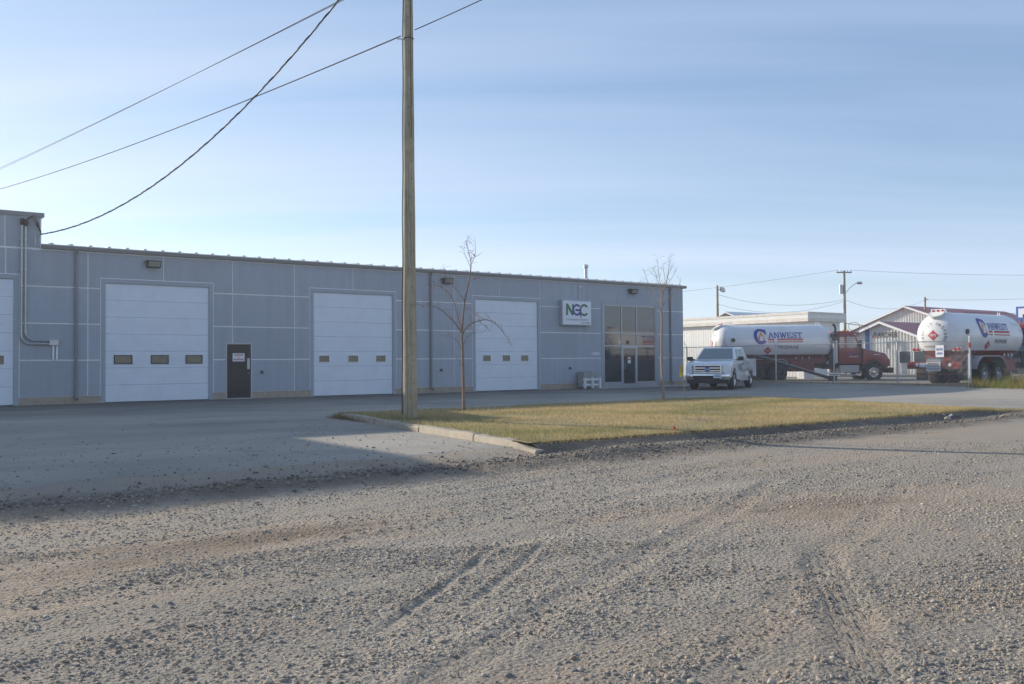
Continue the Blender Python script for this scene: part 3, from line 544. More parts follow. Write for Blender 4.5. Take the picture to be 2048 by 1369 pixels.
MB().box(33.28, 33.48, .005, .011, 1.25, 1.58).build('door_notice', m_paper, ed); MB().box(33.30, 33.46, .002, .004, 1.42, 1.5).build('notice_print', m_signred, ed)
mb = MB(); mb.box(31.57-TW, 31.568, -.03, .055, 0, 4.29+TW); mb.box(35.332, 35.33+TW, -.03, .055, 0, 4.29+TW); mb.box(31.57, 35.33, -.03, .055, 4.292, 4.29+TW); mb.build('door_trim', m_trim, shop)
text_on(shop, '10403', m_white, (30.98, -.016, 1.75), (1, 0, 0), (0, 0, 1), .22, .004)
MB().box(30.2, 37.6, -1.25, -.021, -.1, .035).build('entrance_slab', mat('slab', (.42, .40, .37), .9, var=.1), shop)
# eaves, gutter, roof
MB().box(5.66, RIGHT+.10, -.05, .06, ZTOP+.021, 5.40).build('fascia', m_trim, shop)
MB().prism([(-.05, 5.345), (-.145, 5.36), (-.165, 5.47), (-.155, 5.475), (-.05, 5.475)], 'x', 5.64, RIGHT+.14).build('gutter', m_gutter, shop)
MB().hexa([(5.66, -.14, 5.478), (RIGHT+.12, -.14, 5.478), (RIGHT+.12, DEEP, 6.48), (5.66, DEEP, 6.48)], [(5.66, -.14, 5.505), (RIGHT+.12, -.14, 5.505), (RIGHT+.12, DEEP, 6.51), (5.66, DEEP, 6.51)]).build('roof', m_roof, shop)
rib = MB(); rib.hexa([(-.07, -.15, 5.506), (.07, -.15, 5.506), (.07, DEEP, 6.511), (-.07, DEEP, 6.511)], [(-.02, -.15, 5.56), (.02, -.15, 5.56), (.02, DEEP, 6.565), (-.02, DEEP, 6.565)])
rme = rib.mesh('roof_rib', m_roof); k = 0; x = 5.95
while x < RIGHT+.1: o = obj('roof_rib', rme, shop); o.location = (x, 0, 0); x += .612
MB().box(LEFT, 5.72, -.07, .3, 6.42, 6.56).build('parapet_cap', m_gutter, shop); MB().box(5.60, 5.72, .301, DEEP, 6.42, 6.56).build('parapet_cap', m_gutter, shop)
for k in range(8): MB().box(5.63, 5.655, .08+k*2.5+GAP, .08+(k+1)*2.5-GAP, 5.3, 6.42).build('wall_panel', m_panel, shop)
for xx in (6.73, 21.18, 36.45):
    mb = MB(); mb.tube([(xx, -.13, 5.36), (xx, -.1, 5.28), (xx, -.075, 5.2), (xx, -.075, .32), (xx, -.11, .22), (xx, -.22, .16)], .05, 8); mb.box(xx-.07, xx+.07, -.08, -.013, 4.0, 4.03); mb.box(xx-.07, xx+.07, -.08, -.013, 1.8, 1.83); mb.build('downspout', m_gutter, shop)
vent = MB(); vent.tube([(0, 0, 0), (0, 0, .95)], .09, 12); vent.tube([(0, 0, .95), (0, 0, 1.0), (0, 0, 1.12), (0, 0, 1.16)], [.09, .14, .14, .07], 12)
vo = vent.build('roof_vent', m_galv); vo.location = (32.35, 2.2, 5.42); tag(vo, 'galvanised flue pipe rising from the metal roof above the sign', 'vent')
# wall lights
def wall_light(x, label):
    t = thing('wall_light', label, 'light', (x, -.012, 5.04), 0, 'wall pack lights under the eaves')
    MB().hexa([(-.24, -.20, -.13), (.24, -.20, -.13), (.24, 0, -.16), (-.24, 0, -.16)], [(-.24, -.30, .10), (.24, -.30, .10), (.24, 0, .13), (-.24, 0, .13)]).build('housing', m_dark, t, bevel=.012)
    MB().hexa([(-.20, -.212, -.115), (.20, -.212, -.115), (.20, -.2, -.115), (-.20, -.2, -.115)], [(-.20, -.30, .06), (.20, -.30, .06), (.20, -.27, .06), (-.20, -.27, .06)]).build('lens', mat('light_lens', (.30, .29, .26), .2), t)
    MB().tube([(-.24, -.08, .05), (-.31, -.08, .05), (-.31, .0, .05)], .02, 6).build('conduit', m_dark, t)
wall_light(9.30, 'dark wall light above the overhead door nearest the conduits'); wall_light(22.03, 'dark wall light beside the bare tree, between two overhead doors'); wall_light(33.6, 'dark wall light above the glazed office entrance')
# sign
sg = thing('company_sign', 'white illuminated box sign with green and purple NGC lettering', 'sign', (29.55, -.012, 3.78))
MB().box(-.96, .96, -.26, 0, -.62, .62).build('sign_box', m_alu, sg, bevel=.01); MB().box(-.91, .91, -.272, -.261, -.57, .57).build('sign_face', m_signface, sg)
def stroke(mb, pts, w, y, fn=None):     # flat mitred ribbon along a 2D polyline
    P_ = [Vector(p) for p in pts]; n_ = len(P_); Lf = []; Rt = []
    for i_ in range(n_):
        d0 = (P_[i_]-P_[max(i_-1, 0)]); d1 = (P_[min(i_+1, n_-1)]-P_[i_]); d = (d0.normalized() if d0.length > 1e-9 else Vector((0, 0)))+(d1.normalized() if d1.length > 1e-9 else Vector((0, 0))); d.normalize()
        m_ = Vector((-d.y, d.x))*w/2; Lf.append(P_[i_]+m_); Rt.append(P_[i_]-m_)
    for i_ in range(n_-1): mb.quad(*[(fn(p) if fn else (p.x, y, p.y)) for p in (Lf[i_], Lf[i_+1], Rt[i_+1], Rt[i_])])
def arc(cx, cy, rx, ry, a0, a1, n=20): return [(cx+rx*math.cos(R(a0+(a1-a0)*i/n)), cy+ry*math.sin(R(a0+(a1-a0)*i/n))) for i in range(n+1)]
mb = MB(); stroke(mb, [(-.66, -.13), (-.66, .44)], .13, -.276); stroke(mb, [(-.66, .42), (-.28, -.11)], .14, -.277); stroke(mb, [(-.28, -.12), (-.28, .44)], .10, -.278); mb.build('letter_n', m_green, sg, fixn=False)
mb = MB(); stroke(mb, arc(-.02, .15, .23, .24, 40, 360), .11, -.280); stroke(mb, [(-.12, .14), (.24, .14)], .10, -.281); mb.quad((.16, -.282, .16), (.27, -.282, .16), (.27, -.282, -.12), (.26, -.282, -.26), (.16, -.282, -.10)); mb.build('letter_g', m_purple, sg, fixn=False)
mb = MB(); stroke(mb, arc(.46, .15, .24, .25, 35, 180), .11, -.279); stroke(mb, arc(.46, .15, .24, .25, 215, 325), .11, -.279); mb.build('letter_c', m_green, sg, fixn=False)
text_on(sg, 'Compression Solutions', m_greytext, (0, -.276, -.33), (1, 0, 0), (0, 0, 1), .16, 0, 1.45)
text_on(sg, '250 787', m_greytext, (.44, -.276, -.49), (1, 0, 0), (0, 0, 1), .11, 0, .33)
pm = MB()
for q_ in range(4): pm.box(.645+q_*.048, .645+q_*.048+.030, -.2765, -.275, -.525, -.455)
tag(pm.build('blurred_digits', m_greytext, sg), kind='stuff')
# camera above sign
sc_ = thing('security_camera', 'small white security camera on a conduit above the box sign', 'camera', (29.88, -.012, 5.0))
MB().tube([(0, -.02, -.55), (0, -.02, .06)], .018, 6).build('conduit', m_galv, sc_); MB().lathe([(0, .0), (.03, .05), (.09, .06), (.12, .045), (.12, 0)], (0, -.03, .1), (.2, -1, -.3), 12).build('camera_head', m_paper, sc_, smooth=True)
# electrical service
es = thing('electrical_service', 'pair of steel service conduits with weatherhead and splice box on grey wall', 'conduit', (5.1, -.012, 1.5))
for dx, zt_, zb_ in ((-.07, 4.62, .86), (.05, 4.58, .98)):
    zb2 = zb_-.28; pts = [(dx, -.07, zt_), (dx, -.07, zb_)]+[(dx+.28-.28*math.cos(R(q)), -.07, zb_-.28*math.sin(R(q))) for q in (20, 45, 70, 90)]+[(.8, -.07, zb2)]
    MB().tube(pts, .035, 8).build('conduit', m_galv, es, smooth=True)
    for zz in (4.1, 3.1, 1.8, 1.0): MB().box(dx-.07, dx+.07, -.10, 0, zz-.012, zz+.012).build('pipe_strap', m_galv, es)
    hd = MB(); hd.lathe([(-.02, .04), (.06, .07), (.14, .075), (.2, .05), (.22, 0)], (dx, -.07, zt_), (0.1, -.35, 1), 10); hd.build('weatherhead', m_black, es, smooth=True)
MB().box(.78, 1.06, -.13, -.002, .53, .73).build('splice_box', m_galv, es, bevel=.01)
for dx in (.89, 1.0): MB().box(dx, dx+.05, -.06, -.002, .05, .525).build('down_conduit', m_white, es)
for q in range(4):
    a = Vector((-.05+.05*q, -.12, 4.72)); b = Vector((.52, -.12, 4.33)); pts = [a.lerp(b, t)+Vector((0, -.06*math.sin(t*math.pi), (.28+.05*q)*math.sin(t*math.pi)*(1-.3*t))) for t in np.linspace(0, 1, 10)]
    MB().tube(pts, .012, 5).build('drop_lead', m_cable, es, smooth=True)
mb = MB(); mb.tube([(.34, -.05, 4.3), (.34, -.05, 3.9)], .02, 6); mb.tube([(.34, -.05, 4.28), (.52, -.12, 4.33)], .012, 5); mb.build('cable_bracket', m_galv, es)
# small fixtures
def wall_tap(x, z, label): MB_ = MB(); MB_.box(-.04, .04, -.02, 0, -.05, .05); MB_.tube([(0, -.02, .01), (0, -.12, .01), (0, -.15, -.05)], .025, 6); MB_.tube([(-.04, -.09, .06), (.04, -.09, .06)], .012, 5); o = MB_.build('wall_tap', m_dark); o.location = (x, -.013, z); tag(o, label, 'tap', 'hose taps on the workshop wall')
wall_tap(13.42, 1.03, 'small hose tap on grey wall right of the black man door'); wall_tap(21.7, 1.02, 'small hose tap on grey wall behind the bare tree'); wall_tap(29.25, 1.03, 'small hose tap on grey wall below the box sign')
ac = thing('condenser_unit', 'grey condenser unit behind white guard rail beside the office entrance', 'air conditioner', (30.12, -.45, .035))
MB().box(-.48, -.02, -.18, .3, .05, .82).build('cabinet', m_ac, ac, bevel=.02); MB().box(.02, .48, -.16, .3, .05, .84).build('cabinet', m_ac, ac, bevel=.02)
for xx in (-.5, .0, .5): MB().box(xx-.05, xx+.05, -.34, -.24, 0, .52).build('guard_post', m_paper, ac)
for zz in (.12, .38): MB().box(-.56, .56, -.238, -.2, zz, zz+.1).build('guard_rail', m_paper, ac)
# ------------------------------------------------------------------ utility pole and its lines
PX, PY = 10.68, -16.11; pz0 = float(lawn_z(PX, PY))
up = thing('utility_pole', 'tall round timber utility pole standing in the lawn corner', 'utility pole', (PX, PY, pz0))
mb = MB(); n = 26; prof = [(-.3+i*.6, .170-.0062*(i*.6)+.003*math.sin(i*1.7)) for i in range(22)]; mb.lathe(prof, (0, 0, 0), (0, 0, 1), 20); b = len(mb.v); mb.f.append(tuple(range(b-20, b))); mb.build('pole', m_wood, up, smooth=True)
def around(a, z, off=0.0): r = .170-.0062*z+off; return (r*math.cos(a), r*math.sin(a), z)
ca = math.atan2(-.80, -.60)     # towards the camera
mb = MB(); mb.tube([around(ca-1.35+.05*math.sin(z*2.1), z, .012+.006*math.sin(z*3)) for z in np.arange(.1, 11, .25)], .011, 6); mb.build('riser_cable', m_cable, up, smooth=True)
mb = MB(); mb.tube([around(ca+.55, z, .004) for z in np.arange(6.5, 11, .4)], .006, 5); mb.build('ground_wire', m_cable, up)
for z in np.arange(.5, 11, .42):
    a = ca+.25+random.uniform(-.18, .35); p = Vector(around(a, z, -.006)); q = Vector(around(a, z, .010)); MB().tube([p, q], .012, 6).build('nail_head', m_black, up)
mb = MB(); mb.tube([around(ca+q, 8.85, .012) for q in np.linspace(-1.6, 1.6, 12)], .012, 5); mb.tube([around(ca-1.5, 8.85, .0), around(ca-1.5, 8.85, .14)], .012, 5); mb.build('cable_bracket', m_dark, up)
MB().box(-.06, .06, -1.2, 1.2, 11.95, 12.07).build('crossarm', m_wood, up)
def cable(name, pts, r, label, sag=0.0, n=40, mat_=m_cable, twist=0, cat='cable', group=None):
    a, b = Vector(pts[0]), Vector(pts[-1]); P = []
    for i in range(n+1):
        t = i/n; p = a.lerp(b, t); p.z -= sag*4*t*(1-t); P.append(p)
    mb = MB()
    if twist:
        for ph in range(3):
            q = []
            for i in range(n*6+1):
                t = i/(n*6); p = a.lerp(b, t); p.z -= sag*4*t*(1-t); th = t*twist*6.283+ph*2.094; q.append(p+Vector((math.cos(th)*r*.9, 0, math.sin(th)*r*.9)))
            mb.tube(q, r, 5)
    else: mb.tube(P, r, 5)
    o = mb.build(name, mat_, smooth=True); return tag(o, label, cat, group)
def C2(xc, yc, z): return (xc*math.sin(PHI)+yc*math.cos(PHI), -34.3286-xc*math.cos(PHI)+yc*math.sin(PHI), z)   # point given right/forward of the viewpoint, metres
sc0 = Vector((5.60, -.14, 5.82)); sc1 = Vector((10.6, -16.2, 11.9)); svc = thing('service_cable', 'thick twisted service cable running from the weatherhead up to the pole top', 'cable', sc0)
for ph in range(3):
    q = []
    for i in range(361):
        t = i/360; p = (sc1-sc0)*t; p.z -= 1.6*4*t*(1-t); th = t*24*6.283+ph*2.094; q.append(p+Vector((math.cos(th)*.014, math.cos(th)*.004, math.sin(th)*.014)))
    MB().tube(q, .0125 if ph else .009, 5).build('strand', m_cable if ph else m_galv, svc, smooth=True)
cable('telephone_cable', [(5.0, 30.2, 11.2), (PX-.14, PY+.12, 8.98)], .016, 'single black cable from the pole over the roof to the left', sag=.45)
cable('telephone_cable', [(PX+.12, PY-.1, 9.12), (11.5, -33, 9.25)], .012, 'thin cable leaving the pole to the upper right', sag=.25)
for k in range(2): cable('power_line', [(5.3-.1*k, 29.4+.6*k, 11.75+.12*k), (10.5+.04*k, -21.9, 9.98-.03*k)], 0.009, ('upper' if k == 0 else 'lower')+' of two thin wires crossing the sky at upper left', sag=.2, group=None)
# clamps on the cable at the pole
# ------------------------------------------------------------------ young trees
def tree(name, base, scale, lines, rad, m, leaves, lm, label):
    t = thing(name, label, 'tree', base); rng_ = random.Random(5)
    def P(px, py, dz): # local: right of viewer / up
        u = (px-lines[0][0][0])/scale; z = (lines[0][0][1]-py)/scale; return R0*u+Z0*z+F0*dz
    mb = MB(); ends = []; twig = MB()
    for li, ln in enumerate(lines):
        dep0 = 0 if li == 0 else rng_.uniform(-.5, .5); pts = []; k = len(ln)
        r0, r1 = rad[li]
        for i, (a, b) in enumerate(ln):
            f = i/(k-1); pts.append(P(a, b, dep0*f+(0.02 if i else 0)))
        # densify with a smooth curve
        q = []
        for i in range(k-1):
            p0, p1, p2, p3 = pts[max(i-1, 0)], pts[i], pts[i+1], pts[min(i+2, k-1)]
            for s_ in range(4):
                u = s_/4; q.append(.5*((2*p1)+(p2-p0)*u+(2*p0-5*p1+4*p2-p3)*u*u+(3*p1-p0-3*p2+p3)*u**3))
        q.append(pts[-1]); n = len(q); rr = [(r0+(r1-r0)*(i/(n-1))**.8)*(1 if li == 0 else .8) for i in range(n)]; mb.tube(q, rr, 7)
        if li > 0:
            for i in range(1, n):
                d = Vector((rng_.uniform(-1, 1), rng_.uniform(-1, 1), rng_.uniform(.1, 1))).normalized()*rng_.uniform(.08, .32); s1 = q[i]+d*.6+Vector((0, 0, .02)); twig.tube([q[i], s1, q[i]+d], [rr[i]*.55, .0035, .002], 4)
                ends.append(q[i]+d)
            ends.append(q[-1])
    mb.build('trunk', m, t, smooth=True); tag(twig.build('twigs', m, t), kind='stuff')
    lf = MB()
    for (px, py, cnt, spread) in leaves:
        c = P(px, py, rng_.uniform(-.2, .2))
        for i in range(cnt):
            p = c+Vector((rng_.gauss(0, spread), rng_.gauss(0, spread), rng_.gauss(0, spread))); a = Vector((rng_.uniform(-1, 1), rng_.uniform(-1, 1), rng_.uniform(-1, 1))).normalized(); b = a.orthogonal().normalized(); s_ = rng_.uniform(.018, .04); lf.quad(p-a*s_, p+b*s_*.6, p+a*s_, p-b*s_*.6)
    for p in ends[::4]:
        a = Vector((rng_.uniform(-1, 1), rng_.uniform(-1, 1), -1)).normalized(); b = a.orthogonal().normalized(); lf.quad(p, p+a*.02+b*.013, p+a*.045, p+a*.02-b*.013)
    tag(lf.build('leaves', lm, t, fixn=False), kind='stuff'); return t
TX, TY = 13.12, -14.70
tree('young_tree', (TX, TY, float(lawn_z(TX, TY))-.02), 76.8, [
 [(928, 825), (927, 760), (926, 700), (925, 665), (930, 610), (938, 570), (943, 540), (944, 530)],
 [(944, 532), (940, 505), (935, 490), (938, 474)], [(944, 530), (952, 510), (953, 486)], [(943, 535), (934, 515), (931, 503)],
 [(925, 672), (935, 655), (950, 645), (972, 640), (990, 647), (1005, 662), (1018, 680), (1024, 693)], [(958, 643), (972, 655), (982, 665)],
 [(926, 668), (912, 648), (900, 635), (885, 622), (865, 613), (835, 610)], [(925, 660), (916, 630), (908, 600), (895, 585), (872, 568)], [(907, 598), (895, 592), (882, 588)],
 [(931, 606), (918, 585), (905, 570), (893, 556), (885, 528)], [(932, 620), (944, 622), (953, 634)], [(926, 692), (936, 674), (950, 666), (970, 664)], [(926, 704), (915, 682), (900, 675), (884, 673)], [(937, 575), (946, 560), (958, 555)], [(926, 735), (918, 722), (912, 712)]],
 [(.047, .012)]+[(.012, .004), (.01, .004), (.008, .003), (.026, .004), (.008, .003), (.028, .004), (.02, .004), (.007, .003), (.018, .004), (.009, .003), (.014, .003), (.011, .003), (.008, .003), (.007, .003)], m_bark,
 [(868, 569, 9, .05), (884, 576, 5, .05), (850, 611, 5, .05), (912, 637, 3, .04), (936, 488, 9, .06), (942, 512, 12, .09), (950, 506, 8, .07), (856, 569, 3, .03), (951, 635, 3, .03), (957, 556, 4, .04)], m_leafred, 'young bare tree with a few red leaves, right of the utility pole')
TX, TY = 22.27, -13.05
tree('young_tree', (TX, TY, float(lawn_z(TX, TY))-.02), 59.6, [
 [(1328, 800), (1325, 740), (1325, 690), (1326, 640), (1325, 615)],
 [(1325, 617), (1328, 590), (1334, 570), (1340, 545), (1343, 520), (1341, 510)], [(1325, 616), (1326, 590), (1324, 570), (1318, 550), (1307, 539)], [(1325, 620), (1312, 595), (1305, 575), (1298, 552), (1293, 535)],
 [(1333, 572), (1344, 555), (1350, 540)], [(1326, 610), (1345, 590), (1360, 578), (1370, 552)], [(1324, 572), (1319, 535), (1317, 512)], [(1326, 724), (1338, 714), (1352, 700)], [(1326, 704), (1318, 692), (1314, 680)], [(1326, 640), (1317, 655), (1315, 672), (1321, 690)], [(1326, 632), (1334, 626), (1340, 624)], [(1327, 590), (1334, 560), (1332, 535), (1334, 522)], [(1308, 582), (1296, 570), (1283, 556)], [(1318, 552), (1312, 540), (1305, 535)], [(1339, 548), (1346, 535), (1347, 525)]],
 [(.055, .032)]+[(.026, .004), (.022, .004), (.020, .004), (.012, .003), (.016, .004), (.013, .003), (.013, .003), (.009, .003), (.01, .003), (.008, .003), (.014, .003), (.01, .003), (.008, .003), (.008, .003)], m_bark2,
 [(1306, 665, 4, .04), (1300, 637, 3, .05), (1308, 655, 3, .05), (1340, 620, 2, .04), (1292, 535, 4, .03), (1288, 630, 3, .05)], m_leaforange, 'young bare tree in front of the office entrance, forked crown')
st = thing('survey_stake', 'thin wooden stake with yellow ribbon leaning in the lawn edge', 'stake', (23.58, -12.85, float(lawn_z(23.58, -12.85))))
tp = R0*(-.16)+Z0*1.18; MB().tube([(0, 0, -.05), tp], .016, 5).build('stake', m_stake, st)
mb = MB(); mb.quad(tp+Z0*.02+R0*.05, tp+R0*-.05, tp+R0*-.06-Z0*.4+F0*.05, tp+R0*.0-Z0*.42); mb.quad(tp+F0*.04, tp-F0*.04+R0*.02, tp+R0*.07-Z0*.35, tp+R0*.03-Z0*.37+F0*.04); mb.build('ribbon', m_yellow, st, fixn=False)
fl = MB(); fl.tube([(0, 0, -.03), (0, 0, .1)], .003, 4); fl.quad((0, 0, .1), (.05, -.02, .11), (.06, -.02, .05), (0, 0, .05)); fo = fl.build('marker_flag', mat('flag_pink', (.8, .12, .10), .6)); fo.location = (12.7, -22.42, float(lawn_z(12.7, -22.4))); tag(fo, 'tiny pink marker flag at the edge of the lawn bank', 'flag')
sv_, sf_ = ico(2); rs = np.array(sv_)*np.array((.10, .07, .05))*(1+rng.uniform(-.12, .12, (len(sv_), 1))); ro = obj('rock', fast_mesh('rock', rs, np.array(sf_), mat('pale_rock', (.42, .37, .30), .9, var=.15), True)); ro.location = (21.9, -22.9, float(road_far(21.9, -22.9))+.04); tag(ro, 'pale fist sized rock on the gravel below the lawn bank', 'rock')
pb = MB(); pts = [(.16*math.cos(t), .11*math.sin(t), .05+.03*math.sin(3*t)) for t in np.linspace(0, 4.6, 12)]; pb.tube(pts, .025, 5); po = pb.build('plastic_strap', m_paper, smooth=True); po.location = (22.5, -22.6, float(road_far(22.5, -22.6))); tag(po, 'curled white plastic strap lying beside the pale rock', 'litter')

# ------------------------------------------------------------------ vehicles
def wheel(parent, c, r, w, rim=.58, side=1, hubm=None, dual=False, spokes=0):
    y0 = w/2
    prof = [(-y0*.9, r*rim), (-y0, r*(rim+.08)), (-y0, r*.88), (-y0*.8, r*.97), (-y0*.45, r), (y0*.45, r), (y0*.8, r*.97), (y0, r*.88), (y0, r*(rim+.08)), (y0*.9, r*rim)]
    mb = MB(); mb.lathe(prof, c, (0, 1, 0), 28); ty = mb.build('tyre', m_rubber, parent, smooth=True)
    mb = MB(); s = side; mb.lathe([(s*y0*.86, r*rim*1.01), (s*y0*.9, r*rim*.93), (s*y0*.35, r*rim*.80), (s*y0*.35, r*.2), (s*y0*.8, r*.17), (s*y0*.85, r*.08), (s*y0*.85, 0)], c, (0, 1, 0), 28); rm = mb.build('rim', hubm or m_alu, ty, smooth=True)
    if spokes:
        mb = MB(); C_ = Vector(c)
        for k in range(spokes):
            a = 6.283*k/spokes; d = Vector((math.cos(a), 0, math.sin(a))); t = Vector((-math.sin(a), 0, math.cos(a))); ya = Vector((0, s*y0*.84, 0)); yb = Vector((0, s*y0*.40, 0)); p = C_+d*r*.12; q = C_+d*r*rim*.93
            mb.hexa([p+yb-t*r*.07, p+yb+t*r*.07, q+yb+t*r*.05, q+yb-t*r*.05], [p+ya-t*r*.05, p+ya+t*r*.05, q+ya+t*r*.04, q+ya-t*r*.04])
        mb.build('spokes', hubm or m_chrome, ty)
    else:
        mb = MB(); C_ = Vector(c)
        for k in range(10): a = 6.283*k/10; mb.tube([C_+Vector((math.cos(a)*r*.28, s*y0*.36, math.sin(a)*r*.28)), C_+Vector((math.cos(a)*r*.28, s*y0*.5, math.sin(a)*r*.28))], r*.035, 6)
        mb.build('wheel_nuts', m_dark, ty)
    return ty
def archpts(cx, cz, r, a0, a1, n=10): return [(cx+r*math.cos(R(a0+(a1-a0)*i/n)), cz+r*math.sin(R(a0+(a1-a0)*i/n))) for i in range(n+1)]
def bil(q, u, v): a, b, c, d = [Vector(x) for x in q]; return (a*(1-u)+b*u)*(1-v)+(d*(1-u)+c*u)*v
def inset(q, u0, u1, v0, v1, off): # sub-rectangle of a quad face pushed outward
    a, b, c, d = [Vector(x) for x in q]; nrm = (b-a).cross(d-a).normalized()*off; return [bil(q, *p)+nrm for p in ((u0, v0), (u1, v0), (u1, v1), (u0, v1))]
def slab(mb, q, t):       # thin solid from quad
    a, b, c, d = q; nrm = (b-a).cross(d-a).normalized()*t; mb.hexa([a-nrm, b-nrm, c-nrm, d-nrm], [a, b, c, d])
m_hl = mat('headlight_lens', (.30, .33, .36), .10, metal=.5, spec=1)
# pickup: local x forward, y left, origin under the front axle
hd = Vector((-.883, -.46)); pk = thing('pickup_truck', 'white crew cab pickup truck parked facing the camera beside the office', 'pickup truck', (33.06, -5.9, 0.012), math.atan2(hd.y, hd.x)); pk.scale = (1.05, 1.05, 1.05)
W = .98
body = [(.93, .52), (.97, .80), (.95, 1.06), (.86, 1.17), (.35, 1.255), (-.48, 1.315), (-3.27, 1.335), (-3.27, .90), (-4.86, .90), (-4.90, .55), (-4.35, .50)]+archpts(-3.68, .40, .53, 10, 170)[::1]+[(-3.05, .42), (-.75, .42)]
# outline runs front -> top -> rear -> bottom (rear arch, then front arch)
body = [(.93, .52), (.97, .80), (.95, 1.06), (.86, 1.17), (.35, 1.255), (-.48, 1.315), (-3.27, 1.335), (-3.27, .90), (-4.86, .90), (-4.90, .55)]+archpts(-3.68, .40, .54, 168, 12)+[(-2.9, .42), (-.8, .42)]+archpts(0, .40, .54, 178, 14)
MB().prism(body, 'y', -W, W).build('body', m_wpaint, pk, smooth=True, bevel=.035)
bs = [(-3.275, 1.34), (-4.93, 1.37), (-4.95, .62), (-4.88, .55)]+archpts(-3.68, .40, .545, 165, 15)+[(-3.15, .55), (-3.275, .55)]
for s in (-1, 1): MB().prism(bs, 'y', s*.90, s*.985).build('bed_side', m_wpaint, pk, bevel=.012); 
MB().box(-4.95, -4.88, -.90, .90, .62, 1.36).build('tailgate', m_wpaint, pk, bevel=.012)
MB().box(-4.3, .6, -.78, .78, .36, .80).build('chassis', m_frame, pk)
# greenhouse
b0 = [(-.42, -.90, 1.315), (-.42, .90, 1.315), (-3.27, .92, 1.335), (-3.27, -.92, 1.335)]; t0 = [(-1.22, -.70, 1.88), (-1.22, .70, 1.88), (-2.98, .72, 1.91), (-2.98, -.72, 1.91)]
MB().hexa(b0, t0).build('cab', m_wpaint, pk, smooth=True, bevel=.04)
ws = [b0[0], b0[1], t0[1], t0[0]]; ls = [b0[2], b0[1], t0[1], t0[2]][::-1]
def pane_on(name, q, u0, u1, v0, v1, m, off=.012):
    p = inset(q, u0, u1, v0, v1, off); mb = MB(); slab(mb, p, .012); return mb.build(name, m, pk)
fw_q = [b0[0], b0[1], t0[1], t0[0]]
nrm = (Vector(fw_q[1])-Vector(fw_q[0])).cross(Vector(fw_q[3])-Vector(fw_q[0])); sgn = 1 if nrm.x > 0 else -1
pane_on('windscreen', fw_q, .05, .95, .06, .90, m_windsh, .012*sgn)
for s in (-1, 1):
    q = [(b0[0] if s < 0 else b0[1]), (b0[3] if s < 0 else b0[2]), (t0[3] if s < 0 else t0[2]), (t0[0] if s < 0 else t0[1])]
    nr = (Vector(q[1])-Vector(q[0])).cross(Vector(q[3])-Vector(q[0])); sg_ = 1 if nr.y*s > 0 else -1
    pane_on('side_window', q, .10, .47, .10, .86, m_glass, .010*sg_); pane_on('side_window', q, .51, .90, .10, .86, m_glass, .010*sg_)
q = [b0[2], b0[3], t0[3], t0[2]]; nr = (Vector(q[1])-Vector(q[0])).cross(Vector(q[3])-Vector(q[0])); pane_on('rear_window', q, .1, .9, .12, .85, m_glass, .012*(1 if nr.x < 0 else -1))
MB().tube([(-.5, -.75, 1.335), (-.52, -.1, 1.36)], .012, 5).build('wiper', m_black, pk); MB().tube([(-.5, .1, 1.335), (-.52, .75, 1.36)], .012, 5).build('wiper', m_black, pk)
